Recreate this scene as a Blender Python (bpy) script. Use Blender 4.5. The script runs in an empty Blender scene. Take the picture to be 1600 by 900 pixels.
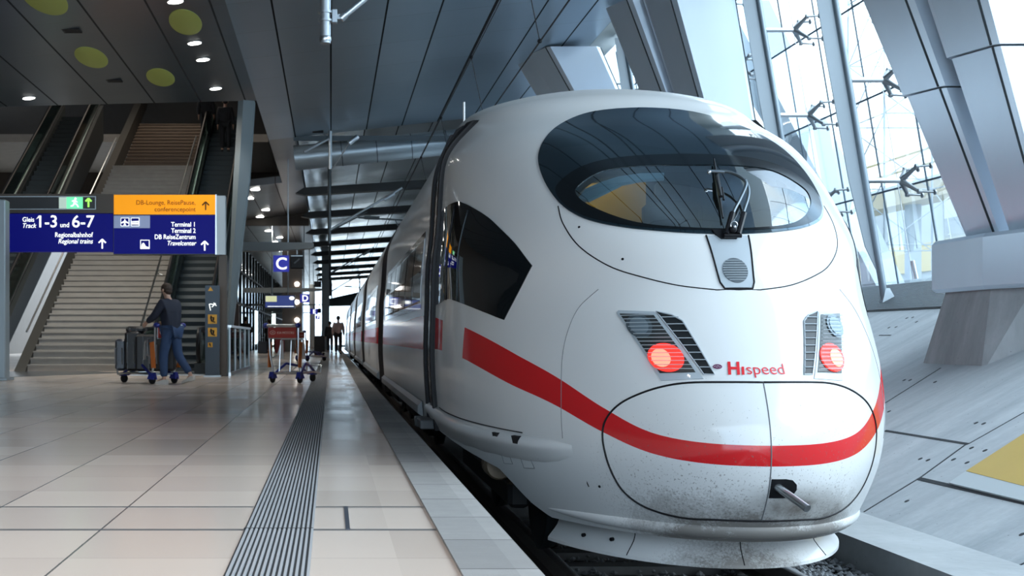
import bpy, bmesh, math, random
import numpy as np
from mathutils import Vector, Matrix, geometry
pi = math.pi
random.seed(7)
sc = bpy.context.scene
COL = sc.collection

# ------------------------------------------------------------------ camera, world, lights, exposure
CX, CY, F, H = 517.0, 528.0, 2000.0, 0.8
cam_d = bpy.data.cameras.new('camera')
cam = bpy.data.objects.new('camera', cam_d); COL.objects.link(cam)
cam.location = (0, 0, H); cam.rotation_euler = (pi/2, 0, 0)
cam_d.sensor_width = 36; cam_d.lens = 36*F/1600
cam_d.shift_x = (800-CX)/1600; cam_d.shift_y = (CY-450)/1600
cam_d.clip_end = 600
cam_d.dof.use_dof = True; cam_d.dof.focus_distance = 7.6; cam_d.dof.aperture_fstop = 7.0
sc.camera = cam

world = bpy.data.worlds.new('world'); sc.world = world; world.use_nodes = True
wt = world.node_tree; wt.nodes.clear()
wo = wt.nodes.new('ShaderNodeOutputWorld'); wb = wt.nodes.new('ShaderNodeBackground')
wc = wt.nodes.new('ShaderNodeTexCoord'); wn = wt.nodes.new('ShaderNodeTexNoise'); wr = wt.nodes.new('ShaderNodeValToRGB')
wn.inputs['Scale'].default_value = 2.2; wn.inputs['Detail'].default_value = 4
wr.color_ramp.elements[0].position = .35; wr.color_ramp.elements[0].color = (.50, .74, 1, 1)
wr.color_ramp.elements[1].position = .62; wr.color_ramp.elements[1].color = (.85, .94, 1, 1)
wt.links.new(wc.outputs['Generated'], wn.inputs['Vector']); wt.links.new(wn.outputs['Fac'], wr.inputs['Fac'])
wt.links.new(wr.outputs['Color'], wb.inputs['Color']); wb.inputs['Strength'].default_value = 2.6
wt.links.new(wb.outputs['Background'], wo.inputs['Surface'])

def light(name, kind, loc, energy, color=(1, 1, 1), size=.3, rot=None, sizey=None, spot=None):
    l = bpy.data.lights.new(name, kind); l.energy = energy; l.color = color
    if kind == 'AREA':
        l.size = size
        if sizey: l.shape = 'RECTANGLE'; l.size_y = sizey
    elif kind == 'SUN': l.angle = size
    else: l.shadow_soft_size = size
    if kind == 'SPOT' and spot: l.spot_size = spot; l.spot_blend = .6
    o = bpy.data.objects.new(name, l); COL.objects.link(o); o.location = loc
    if rot: o.rotation_euler = rot
    return o

light('daylight_sun', 'SUN', (20, -5, 20), 2.1, (.93, .97, 1), math.radians(55), tuple(Vector((-.65, .30, -.70)).to_track_quat('-Z', 'Y').to_euler()))

# hall lamps over the platform around and behind the camera
for i, (x, y) in enumerate([(-1.6, -2.5), (-4.6, -3.0), (-1.2, 1.5), (-4.6, 1.0), (-7.6, 0), (-1.4, 4.4), (-4.2, 5), (-7.6, 5.5), (-3.6, 9.5)]):
    light('platform_lamp', 'SPOT', (x, y, .8+5.77+.11*x-.06), 235 if y < 5 else 120, (1, .90, .84), .10, (0, 0, 0), spot=1.35)

vs = sc.view_settings
vs.view_transform = 'Standard'; vs.look = 'None'; vs.gamma = 1; vs.use_curve_mapping = False
vs.exposure = 0.85
sc.cycles.max_bounces = 8; sc.cycles.glossy_bounces = 4; sc.cycles.transparent_max_bounces = 12
sc.cycles.caustics_reflective = False; sc.cycles.caustics_refractive = False
sc.cycles.sample_clamp_indirect = 6.0

# ------------------------------------------------------------------ materials
MATS = {}
class NT:
    def __init__(s, m): s.t = m.node_tree
    def n(s, kind, **kw):
        x = s.t.nodes.new('ShaderNode'+kind)
        for k, v in kw.items():
            if k.startswith('i_'): x.inputs[k[2:].replace('_', ' ')].default_value = v
            elif k.startswith('p_'): x.inputs[int(k[2:])].default_value = v
            else: setattr(x, k, v)
        return x
    def l(s, a, b): s.t.links.new(a, b)
    def math(s, op, a, b=None, c=None, clamp=False):
        x = s.t.nodes.new('ShaderNodeMath'); x.operation = op; x.use_clamp = clamp
        for i, v in enumerate((a, b, c)):
            if v is None: continue
            if isinstance(v, (int, float)): x.inputs[i].default_value = v
            else: s.l(v, x.inputs[i])
        return x.outputs[0]
    def mix(s, fac, a, b):
        x = s.t.nodes.new('ShaderNodeMix'); x.data_type = 'RGBA'
        for i, v in ((0, fac), (6, a), (7, b)):
            if isinstance(v, (int, float)): x.inputs[i].default_value = v
            elif isinstance(v, tuple): x.inputs[i].default_value = (*v[:3], 1)
            else: s.l(v, x.inputs[i])
        return x.outputs[2]
def mat(name, col=(.5, .5, .5), rough=.5, metal=0, coat=0, noise=0, nscale=4, emit=None, estr=1, spec=.5, bump=0, bscale=20, nstretch=None):
    if name in MATS: return MATS[name]
    m = bpy.data.materials.new(name); m.use_nodes = True; N = NT(m)
    b = m.node_tree.nodes['Principled BSDF']
    b.inputs['Base Color'].default_value = (*col, 1); b.inputs['Roughness'].default_value = rough
    b.inputs['Metallic'].default_value = metal; b.inputs['Coat Weight'].default_value = coat
    b.inputs['Specular IOR Level'].default_value = spec
    tc = N.n('TexCoord')
    if noise:
        nz = N.n('TexNoise', i_Scale=nscale, i_Detail=5)
        src = tc.outputs['Object']
        if nstretch:
            mp = N.n('Mapping'); mp.inputs['Scale'].default_value = nstretch; N.l(src, mp.inputs['Vector']); src = mp.outputs[0]
        N.l(src, nz.inputs['Vector'])
        f = N.math('MULTIPLY_ADD', nz.outputs['Fac'], 2*noise, 1-noise)
        v = N.n('VectorMath', operation='SCALE'); v.inputs[0].default_value = col
        N.l(f, v.inputs['Scale']); N.l(v.outputs[0], b.inputs['Base Color'])
    if bump:
        nb = N.n('TexNoise', i_Scale=bscale, i_Detail=4); N.l(tc.outputs['Object'], nb.inputs['Vector'])
        bp = N.n('Bump', i_Strength=bump, i_Distance=.01); N.l(nb.outputs['Fac'], bp.inputs['Height']); N.l(bp.outputs[0], b.inputs['Normal'])
    if emit: b.inputs['Emission Color'].default_value = (*emit, 1); b.inputs['Emission Strength'].default_value = estr
    MATS[name] = m; return m
def bsdf(m): return m.node_tree.nodes['Principled BSDF']
def glassmat(name, tint, refl=.08, rough=.02):
    if name in MATS: return MATS[name]
    m = bpy.data.materials.new(name); m.use_nodes = True; N = NT(m); t = m.node_tree
    for x in list(t.nodes): t.nodes.remove(x)
    o = N.n('OutputMaterial'); mx = N.n('MixShader'); tr = N.n('BsdfTransparent'); gl = N.n('BsdfGlossy')
    tr.inputs[0].default_value = (*tint, 1); gl.inputs['Roughness'].default_value = rough
    fr = N.n('LayerWeight', i_Blend=.25)
    f = N.math('MULTIPLY_ADD', fr.outputs['Fresnel'], .5, refl, clamp=True)
    N.l(f, mx.inputs[0]); N.l(tr.outputs[0], mx.inputs[1]); N.l(gl.outputs[0], mx.inputs[2]); N.l(mx.outputs[0], o.inputs[0])
    MATS[name] = m; return m

def lines(N, coord, axis, period, width, offset=0):
    """1 on joint lines"""
    sp = N.n('SeparateXYZ'); N.l(coord, sp.inputs[0])
    a = N.math('ADD', sp.outputs[axis], -offset + 1000*period)
    f = N.math('FRACT', N.math('DIVIDE', a, period))
    d = N.math('MINIMUM', f, N.math('SUBTRACT', 1, f))
    return N.math('LESS_THAN', d, width/period/2)
def cells(N, coord, px, py, ox=0, oy=0):
    sp = N.n('SeparateXYZ'); N.l(coord, sp.inputs[0])
    cx = N.math('FLOOR', N.math('DIVIDE', N.math('ADD', sp.outputs[0], -ox), px))
    cy = N.math('FLOOR', N.math('DIVIDE', N.math('ADD', sp.outputs[1], -oy), py))
    cb = N.n('CombineXYZ'); N.l(cx, cb.inputs[0]); N.l(cy, cb.inputs[1])
    w = N.n('TexWhiteNoise'); w.noise_dimensions = '3D'; N.l(cb.outputs[0], w.inputs['Vector'])
    return w.outputs['Value']

# platform stone floor
mf = mat('floor_stone', (.5, .5, .48), .22); N = NT(mf); b = bsdf(mf); tc = N.n('TexCoord'); oc = tc.outputs['Object']
c = cells(N, oc, .6, .68, -.36, 5.33-.68*7)
nz = N.n('TexNoise', i_Scale=1.2, i_Detail=6); N.l(oc, nz.inputs['Vector'])
base = N.mix(c, (.66, .565, .49), (.74, .64, .56)); base = N.mix(N.math('MULTIPLY', nz.outputs['Fac'], .35), base, (.56, .485, .42))
l1 = lines(N, oc, 1, .68, .006, 5.33); l2 = lines(N, oc, 0, .6, .009, -.36)
spx = N.n('SeparateXYZ'); N.l(oc, spx.inputs[0])
onleft = N.math('LESS_THAN', spx.outputs[0], -.4)
l2 = N.math('MULTIPLY', l2, onleft)
def band(N, v, c0, w): return N.math('LESS_THAN', N.math('ABSOLUTE', N.math('SUBTRACT', v, c0)), w/2)
big = N.math('MAXIMUM', band(N, spx.outputs[1], 5.34, .05), N.math('MAXIMUM', band(N, spx.outputs[1], 6.06, .045), band(N, spx.outputs[1], 23.4, .12)))
base = N.mix(N.math('MULTIPLY', l1, .45), base, (.2, .19, .18)); base = N.mix(N.math('MULTIPLY', l2, .9), base, (.07, .075, .08))
base = N.mix(N.math('MULTIPLY', big, .85), base, (.07, .08, .09))
N.l(base, b.inputs['Base Color'])
rg = N.math('MULTIPLY_ADD', c, .08, .17); rg = N.math('MAXIMUM', rg, N.math('MULTIPLY', big, .5)); N.l(rg, b.inputs['Roughness'])
b.inputs['Specular IOR Level'].default_value = .4
nb = N.n('TexNoise', i_Scale=3.0, i_Detail=2); N.l(oc, nb.inputs['Vector'])
nbh = N.math('ADD', N.math('MULTIPLY', nb.outputs['Fac'], .25), N.math('MULTIPLY', c, .35))
nbh = N.math('SUBTRACT', nbh, N.math('MULTIPLY', N.math('MAXIMUM', l1, l2), .5))
bp = N.n('Bump', i_Strength=.18, i_Distance=.004); N.l(nbh, bp.inputs['Height']); N.l(bp.outputs[0], b.inputs['Normal'])

# edge slabs (ribbed concrete)
me_ = mat('edge_slab', (.42, .43, .43), .7); N = NT(me_); b = bsdf(me_); tc = N.n('TexCoord'); oc = tc.outputs['Object']
c = cells(N, oc, 5, .63, -2, 5.0-.63*9); nz = N.n('TexNoise', i_Scale=9, i_Detail=6); N.l(oc, nz.inputs['Vector'])
base = N.mix(c, (.30, .30, .295), (.46, .46, .45)); base = N.mix(N.math('MULTIPLY', nz.outputs['Fac'], .55), base, (.22, .22, .22))
l1 = lines(N, oc, 1, .63, .012, 5.0); l3 = lines(N, oc, 1, .022, .008, 0)
spx = N.n('SeparateXYZ'); N.l(oc, spx.inputs[0]); inner = N.math('LESS_THAN', spx.outputs[0], .63)
base = N.mix(N.math('MULTIPLY', N.math('MULTIPLY', l3, inner), .5), base, (.12, .12, .12)); base = N.mix(N.math('MULTIPLY', l1, .8), base, (.05, .05, .05))
N.l(base, b.inputs['Base Color'])

# ceiling panels
mc = mat('ceiling_metal', (.33, .38, .41), .3, .75); N = NT(mc); b = bsdf(mc); tc = N.n('TexCoord'); oc = tc.outputs['Object']
l1 = lines(N, oc, 0, 1.0, .035, 0); l2 = lines(N, oc, 1, 2.1, .016, 23.5); c = cells(N, oc, 1, 2.1, 0, 23.5-2.1*20)
base = N.mix(c, (.24, .33, .41), (.30, .39, .47)); base = N.mix(N.math('MULTIPLY', l2, .6), base, (.08, .09, .1)); base = N.mix(l1, base, (.006, .007, .008))
N.l(base, b.inputs['Base Color']); N.l(N.math('MAXIMUM', N.math('MULTIPLY_ADD', c, .05, .3), N.math('MULTIPLY', l1, .9)), b.inputs['Roughness'])
nb = N.n('TexNoise', i_Scale=.6, i_Detail=1); N.l(oc, nb.inputs['Vector'])
bp = N.n('Bump', i_Strength=.25, i_Distance=.05); N.l(nb.outputs['Fac'], bp.inputs['Height']); N.l(bp.outputs[0], b.inputs['Normal'])
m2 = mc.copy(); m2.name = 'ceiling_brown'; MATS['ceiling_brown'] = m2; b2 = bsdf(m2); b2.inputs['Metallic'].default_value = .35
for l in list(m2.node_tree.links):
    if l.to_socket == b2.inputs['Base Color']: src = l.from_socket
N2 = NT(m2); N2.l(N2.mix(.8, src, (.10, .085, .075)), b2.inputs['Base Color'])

m3 = m2.copy(); m3.name = 'ceiling_panels_shaded'; MATS['ceiling_hall'] = m3; b3 = bsdf(m3)  # same ceiling panels darkened; the hall's weaker light is painted into the colour
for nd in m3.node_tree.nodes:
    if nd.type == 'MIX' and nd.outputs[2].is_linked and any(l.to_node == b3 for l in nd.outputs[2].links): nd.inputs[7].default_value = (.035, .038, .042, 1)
# embankment concrete
def concrete(name, ca, cb2, sx=(1, 1, 1), rough=.75):
    m = mat(name, ca, rough); N = NT(m); b = bsdf(m); tc = N.n('TexCoord'); oc = tc.outputs['Object']
    mp = N.n('Mapping'); mp.inputs['Scale'].default_value = sx; N.l(oc, mp.inputs[0])
    n1 = N.n('TexNoise', i_Scale=1.1, i_Detail=8, i_Roughness=.65); N.l(mp.outputs[0], n1.inputs['Vector'])
    n2 = N.n('TexNoise', i_Scale=14, i_Detail=4); N.l(oc, n2.inputs['Vector'])
    r = N.n('ValToRGB'); r.color_ramp.elements[0].position = .35; r.color_ramp.elements[1].position = .66; N.l(n1.outputs['Fac'], r.inputs[0])
    base = N.mix(r.outputs[0], ca, cb2); base = N.mix(N.math('MULTIPLY', n2.outputs['Fac'], .3), base, tuple(x*.6 for x in ca))
    v = N.n('TexVoronoi', i_Scale=9); N.l(oc, v.inputs['Vector']); pit = N.math('LESS_THAN', v.outputs['Distance'], .055)
    N.l(N.mix(N.math('MULTIPLY', pit, .6), base, (.05, .05, .05)), b.inputs['Base Color'])
    bp = N.n('Bump', i_Strength=.3, i_Distance=.01); N.l(n2.outputs['Fac'], bp.inputs['Height']); N.l(bp.outputs[0], b.inputs['Normal'])
    return m
M_EMB = concrete('embankment_concrete', (.42, .46, .49), (.60, .635, .66), (.35, 2.5, 1))
M_CURB = concrete('curb_concrete', (.36, .375, .385), (.47, .49, .50), (1, 1, 1))
M_BASE = concrete('base_concrete', (.34, .35, .355), (.48, .49, .50), (3, 3, .5))

# train paint: white with red stripe, dirt low on the nose
mp_ = mat('train_paint', (.8, .8, .8), .18, coat=.12, spec=.38); N = NT(mp_); b = bsdf(mp_); tc = N.n('TexCoord'); oc = tc.outputs['Object']
uv = N.n('UVMap'); uv.uv_map = 'stripe'; su = N.n('SeparateXYZ'); N.l(uv.outputs[0], su.inputs[0])
inb = N.math('LESS_THAN', N.math('ABSOLUTE', su.outputs[1]), 1.0)
gap = N.math('MULTIPLY', N.math('GREATER_THAN', su.outputs[0], 2.36), N.math('LESS_THAN', su.outputs[0], 3.15))
red = N.math('MULTIPLY', inb, N.math('SUBTRACT', 1, gap))
n1 = N.n('TexNoise', i_Scale=1.5, i_Detail=3); N.l(oc, n1.inputs['Vector'])
base = N.mix(n1.outputs['Fac'], (.70, .715, .72), (.76, .77, .77)); base = N.mix(red, base, (.62, .018, .022))
sp = N.n('SeparateXYZ'); N.l(oc, sp.inputs[0])
low = N.n('MapRange'); low.inputs[1].default_value = .10; low.inputs[2].default_value = -.34; N.l(sp.outputs[2], low.inputs[0])
lowmid = N.n('MapRange'); lowmid.inputs[1].default_value = .9; lowmid.inputs[2].default_value = -.2; N.l(sp.outputs[2], lowmid.inputs[0])
fr_ = N.n('MapRange'); fr_.inputs[1].default_value = 7.55; fr_.inputs[2].default_value = 7.15; N.l(sp.outputs[1], fr_.inputs[0])
n2 = N.n('TexNoise', i_Scale=5, i_Detail=6, i_Roughness=.7); N.l(oc, n2.inputs['Vector'])
n3 = N.n('TexNoise', i_Scale=75, i_Detail=3, i_Roughness=.7); N.l(oc, n3.inputs['Vector'])
cl = N.math('MULTIPLY', N.math('MULTIPLY', low.outputs[0], fr_.outputs[0]), n2.outputs['Fac'])
cl = N.math('MULTIPLY', N.math('SUBTRACT', N.math('ADD', cl, N.math('MULTIPLY', n3.outputs['Fac'], .35)), .30), 4.2, clamp=True)
cl = N.math('MULTIPLY', cl, N.math('GREATER_THAN', low.outputs[0], .0))
spk = N.math('MULTIPLY', N.math('GREATER_THAN', n3.outputs['Fac'], N.math('SUBTRACT', .78, N.math('MULTIPLY', lowmid.outputs[0], .20))), fr_.outputs[0])
dirt = N.math('MAXIMUM', N.math('MULTIPLY', cl, .8), N.math('MULTIPLY', spk, .65))
cpl = N.n('MapRange'); cpl.inputs[1].default_value = .36; cpl.inputs[2].default_value = .10
N.l(N.math('ABSOLUTE', N.math('SUBTRACT', sp.outputs[0], 2.50)), cpl.inputs[0])
cz_ = N.n('MapRange'); cz_.inputs[1].default_value = .02; cz_.inputs[2].default_value = -.10; N.l(sp.outputs[2], cz_.inputs[0])
grm = N.math('MULTIPLY', N.math('MULTIPLY', cpl.outputs[0], cz_.outputs[0]), N.math('MULTIPLY', fr_.outputs[0], N.math('MULTIPLY_ADD', n2.outputs['Fac'], 1.6, -.15)), clamp=True)
dirt = N.math('MAXIMUM', dirt, N.math('MULTIPLY', grm, .95))
base = N.mix(dirt, base, (.10, .082, .065)); N.l(base, b.inputs['Base Color'])
def cap_gloss(m, rough, cap=.42, f0=.05):
    N = NT(m); b = bsdf(m); out = [n for n in m.node_tree.nodes if n.type == 'OUTPUT_MATERIAL'][0]
    b.inputs['Specular IOR Level'].default_value = 0; b.inputs['Coat Weight'].default_value = 0; b.inputs['Roughness'].default_value = .6
    g = N.n('BsdfGlossy'); g.inputs['Roughness'].default_value = rough
    lw = N.n('LayerWeight', i_Blend=.5); q = N.math('POWER', lw.outputs['Facing'], 4.0)
    f = N.math('MINIMUM', N.math('MULTIPLY_ADD', q, .75, f0), cap); mx = N.n('MixShader')
    N.l(f, mx.inputs[0]); N.l(b.outputs[0], mx.inputs[1]); N.l(g.outputs[0], mx.inputs[2]); N.l(mx.outputs[0], out.inputs[0])
    return g, mx
g_, mx_ = cap_gloss(mp_, .12)
N.l(N.math('MULTIPLY_ADD', dirt, .5, .10), g_.inputs['Roughness'])

WHITE = mat('white_paint', (.74, .75, .75), .2, coat=.5); cap_gloss(WHITE, .14)
GREYP = mat('pale_grey_panel', (.42, .47, .51), .3, coat=.3)
BLACK = mat('black_rubber', (.010, .010, .012), .6, spec=.25); BLACK_CAP = 1
cap_gloss(BLACK, .4, .10, .02)
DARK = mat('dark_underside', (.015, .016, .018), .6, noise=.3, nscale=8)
BGLASS = mat('black_glass', (.004, .006, .008), .03, coat=.5, spec=.7)
BLUEBLACK = mat('windshield_band', (.006, .012, .017), .06, coat=.4, spec=.6)
bsdf(BLUEBLACK).inputs['Specular Tint'].default_value = (.45, .80, 1, 1)
CHROME = mat('brushed_steel', (.62, .66, .69), .28, 1.0)
STEEL = mat('grey_steel', (.42, .47, .51), .35, .7)
DSTEEL = mat('dark_steel', (.06, .075, .085), .4, .6)
CLAD = mat('silver_cladding', (.66, .74, .83), .33, .55, noise=.06, nscale=1.5, nstretch=(1, 1, .3))
CLADSEAM = mat('cladding_seam', (.02, .028, .035), .7)
STONE = mat('stair_stone', (.36, .345, .32), .6, noise=.18, nscale=3)
BROWN = mat('brown_metal', (.10, .082, .068), .45, .4, noise=.1)
SIGNBLUE = mat('sign_blue', (.004, .005, .09), .55, emit=(.004, .006, .20), estr=.30, spec=.2)
SIGNOR = mat('sign_orange', (.75, .24, .0), .5, emit=(1, .38, .0), estr=.40)
SIGNW = mat('sign_white', (.85, .86, .85), .4, emit=(.95, 1, .95), estr=.75)
SIGNTXT_OR = mat('sign_brown_text', (.22, .04, .004), .6)
SIGNDK = mat('sign_black', (.006, .008, .009), .3)
GREEN = mat('sign_green', (.1, .6, .25), .3, emit=(.12, .75, .3), estr=.8)
LAMP = mat('lamp_glow', (1, 1, 1), .5, emit=(1, .97, .92), estr=10)
YGREEN = mat('yellow_green_disc', (.24, .27, .07), .6, emit=(.42, .5, .08), estr=.045)
RIBM = mat('ribbed_metal', (.46, .48, .50), .5, .2)
RIBD = mat('rib_groove', (.045, .05, .055), .6)
GLASSF = glassmat('facade_glass', (.86, .93, .96), .03)
GLASSW = glassmat('windshield_glass', (.30, .44, .50), .02)
GLASSB = glassmat('balustrade_glass', (.50, .62, .60), .08)
GLASSD = mat('dark_shop_glass', (.015, .035, .035), .06, spec=.6)
SKIN = mat('skin', (.50, .30, .22), .5)
BLUEP = mat('blue_plastic', (.02, .03, .22), .3)
ORANGE = mat('orange_board', (.55, .15, .03), .5)
REDB = mat('red_board', (.40, .055, .045), .4)

# ------------------------------------------------------------------ object helpers
def props(o, label=None, cat=None, group=None, kind=None):
    if label: o['label'] = label
    if cat: o['category'] = cat
    if group: o['group'] = group
    if kind: o['kind'] = kind
    return o
HOME = {}
def thing(name, label, cat, loc=(0, 0, 0), rz=0, group=None, local=False):
    o = bpy.data.objects.new(name, None); COL.objects.link(o); o.empty_display_size = .1
    o.location = loc; o.rotation_euler = (0, 0, rz)
    HOME[o.name] = (0, 0, 0) if local else tuple(loc)
    return props(o, label, cat, group)
def link(name, me, m, parent=None, smooth=False):
    o = bpy.data.objects.new(name, me); COL.objects.link(o)
    for x in (m if isinstance(m, (list, tuple)) else [m]): me.materials.append(x)
    if smooth:
        me.polygons.foreach_set('use_smooth', [True]*len(me.polygons))
    if parent is not None:
        o.parent = parent
        if parent.type == 'EMPTY' and parent.parent is None:
            o.matrix_parent_inverse = Matrix.Translation(Vector(HOME[parent.name])).inverted()
    return o
class MB:
    def __init__(s): s.v = []; s.f = []; s.mi = []; s.cur = 0
    def add(s, vs_, fs):
        n = len(s.v); s.v += [tuple(p) for p in vs_]
        for f in fs: s.f.append([n+i for i in f]); s.mi.append(s.cur)
        return s
    def box(s, x0, x1, y0, y1, z0, z1):
        return s.add([(x0, y0, z0), (x1, y0, z0), (x1, y1, z0), (x0, y1, z0), (x0, y0, z1), (x1, y0, z1), (x1, y1, z1), (x0, y1, z1)],
                     [(3, 2, 1, 0), (4, 5, 6, 7), (0, 1, 5, 4), (1, 2, 6, 5), (2, 3, 7, 6), (3, 0, 4, 7)])
    def cbox(s, x0, x1, y0, y1, z0, z1, c=.01):
        """box with chamfered vertical and top edges"""
        sec = [(x0+c, y0), (x1-c, y0), (x1, y0+c), (x1, y1-c), (x1-c, y1), (x0+c, y1), (x0, y1-c), (x0, y0+c)]
        mx, my = (x0+x1)/2, (y0+y1)/2; kx = 1-2*c/max(x1-x0, 1e-6); ky = 1-2*c/max(y1-y0, 1e-6)
        ins = [(mx+(x-mx)*kx, my+(y-my)*ky) for x, y in sec]
        return s.loft([[(x, y, z0) for x, y in ins], [(x, y, z0+c) for x, y in sec], [(x, y, z1-c) for x, y in sec], [(x, y, z1) for x, y in ins]])
    def loft(s, rings, caps=True, close=True):
        n = len(rings[0]); vs_ = [p for r in rings for p in r]; fs = []
        for k in range(len(rings)-1):
            for i in range(n if close else n-1):
                j = (i+1) % n; fs.append((k*n+i, k*n+j, (k+1)*n+j, (k+1)*n+i))
        if caps: fs.append(tuple(range(n))[::-1]); fs.append(tuple((len(rings)-1)*n+i for i in range(n)))
        return s.add(vs_, fs)
    def tube(s, p0, p1, r, r2=None, n=10):
        p0 = Vector(p0); p1 = Vector(p1); r2 = r if r2 is None else r2
        return s.path([p0, p1], [r, r2], n)
    def path(s, pts, r, n=8, close=False):
        pts = [Vector(p) for p in pts]; m = len(pts); rr = r if isinstance(r, (list, tuple)) else [r]*m
        rings = []; prev = None
        for i, p in enumerate(pts):
            a = pts[max(i-1, 0)] if not close else pts[i-1]; b_ = pts[min(i+1, m-1)] if not close else pts[(i+1) % m]
            t = (b_-a).normalized() if (b_-a).length > 1e-9 else Vector((0, 0, 1))
            if prev is None:
                up = Vector((0, 0, 1)) if abs(t.z) < .9 else Vector((1, 0, 0)); x = t.cross(up).normalized()
            else:
                x = (prev - t*prev.dot(t)); x = x.normalized() if x.length > 1e-6 else t.orthogonal().normalized()
            prev = x; y = t.cross(x)
            rings.append([p+(x*math.cos(2*pi*k/n)+y*math.sin(2*pi*k/n))*rr[i] for k in range(n)])
        if close: rings.append(rings[0]); return s.loft(rings, caps=False)
        return s.loft(rings)
    def disc(s, c, nrm, r, th=.01, n=20, rx=1, ry=1):
        c = Vector(c); nrm = Vector(nrm).normalized(); x = nrm.orthogonal().normalized(); y = nrm.cross(x)
        rings = [[c+(x*math.cos(2*pi*k/n)*r*rx+y*math.sin(2*pi*k/n)*r*ry)*q+nrm*h for k in range(n)] for q, h in ((1, -th/2), (1, th/2*.6), (.94, th/2))]
        return s.loft(rings)
    def ball(s, c, r, n=12, m=8, sx=1, sy=1, sz=1):
        rings = []
        for j in range(m+1):
            a = -pi/2+pi*j/m; q = max(math.cos(a), .02)
            rings.append([(c[0]+r*sx*q*math.cos(2*pi*k/n), c[1]+r*sy*q*math.sin(2*pi*k/n), c[2]+r*sz*math.sin(a)) for k in range(n)])
        return s.loft(rings)
    def prism(s, poly, d):
        d = Vector(d); return s.loft([[Vector(p) for p in poly], [Vector(p)+d for p in poly]])
    def lathe(s, prof, c, axis='Y', n=20):
        rings = []
        for r, h in prof:
            ring = []
            for k in range(n):
                a = 2*pi*k/n; u, v = r*math.cos(a), r*math.sin(a)
                ring.append({'Y': (c[0]+u, c[1]+h, c[2]+v), 'X': (c[0]+h, c[1]+u, c[2]+v), 'Z': (c[0]+u, c[1]+v, c[2]+h)}[axis])
            rings.append(ring)
        return s.loft(rings)
    def mesh(s, name):
        me = bpy.data.meshes.new(name); me.from_pydata(s.v, [], s.f)
        bm = bmesh.new(); bm.from_mesh(me)
        for f, mi in zip(bm.faces, s.mi): f.material_index = mi
        bmesh.ops.recalc_face_normals(bm, faces=bm.faces); bm.to_mesh(me); bm.free(); return me
    def build(s, name, m, parent=None, smooth=False, label=None):
        o = link(name, s.mesh(name), m, parent, smooth)
        if smooth == 'auto':
            o.data.set_sharp_from_angle(angle=math.radians(38))
        if label: o['label'] = label
        return o
def kids(o): return [c for c in COL.objects if c.parent == o]
def copy_tree(o, parent=None):
    c = o.copy(); COL.objects.link(c)
    if parent is not None: c.parent = parent
    for ch in kids(o): copy_tree(ch, c)
    return c
def struct(name, mb, m, smooth=False): return props(mb.build(name, m, smooth=smooth), kind='structure')
def single(name, mb, m, label, cat, group=None, smooth='auto'):
    return props(mb.build(name, m, smooth=smooth), label, cat, group)
def text(s, size, m, parent, loc, align='LEFT', shear=0, off=0, ext=.004, name='lettering', xs=1, rot=None, raw=False, space=1):
    cu = bpy.data.curves.new('text', 'FONT'); cu.body = s; cu.size = size; cu.align_x = align; cu.shear = shear
    cu.offset = off; cu.extrude = ext; cu.resolution_u = 4; cu.space_character = space
    t = bpy.data.objects.new('text', cu); COL.objects.link(t)
    bpy.context.view_layer.update()
    me = bpy.data.meshes.new_from_object(t.evaluated_get(bpy.context.evaluated_depsgraph_get()))
    bpy.data.objects.remove(t); me.name = name
    if raw: return me
    R = rot if rot is not None else Matrix.Rotation(pi/2, 4, 'X')
    me.transform(Matrix.Translation(Vector(loc)) @ R @ Matrix.Diagonal((xs, 1, 1, 1)))
    me.materials.clear()
    return link(name, me, m, parent)

# ------------------------------------------------------------------ SETTING: floor, edge, ceiling, walls, embankment
YF = 150.0
struct('floor', MB().box(-16, .44, -30, YF, -.3, 0), mf)
struct('floor_platform_edge', MB().box(.44, .71, -30, YF, -.22, .012), me_)
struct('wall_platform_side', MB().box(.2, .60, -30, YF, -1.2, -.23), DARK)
struct('floor_track_bed', MB().box(.6, 3.95, -30, YF, -1.4, -.99), mat('ballast_bed', (.05, .052, .055), .9, noise=.5, nscale=14, bump=.8, bscale=30))
# dark inlay near the stairs
struct('trim_1', MB().prism([(-12, 22.0, .001), (-8.0, 23.6, .001), (-4.6, 29.3, .001), (-5.6, 30.6, .001), (-12, 30.6, .001)], (0, 0, .003)), mat('dark_granite', (.10, .115, .13), .15, noise=.15))
# joint profile cover in the floor beside the ribbed strip
struct('trim_2', MB().box(.062, .080, 5.34, 6.06, .0, .004), mat('joint_cover', (.07, .08, .1), .4, .3))
# ribbed guidance strip
strip = MB(); strip.cur = 1; strip.box(-.36, -.075, 1.5, YF, 0, .003); strip.cur = 0
for k in range(15):
    x = -.352+k*.0193; strip.box(x, x+.0095, 1.5, 90, .003, .0085)
struct('floor_ribbed_strip', strip, [RIBM, RIBD])
struct('trim_3', MB().box(-.362, -.073, 5.325, 5.34, .0035, .0088), DARK)

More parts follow.
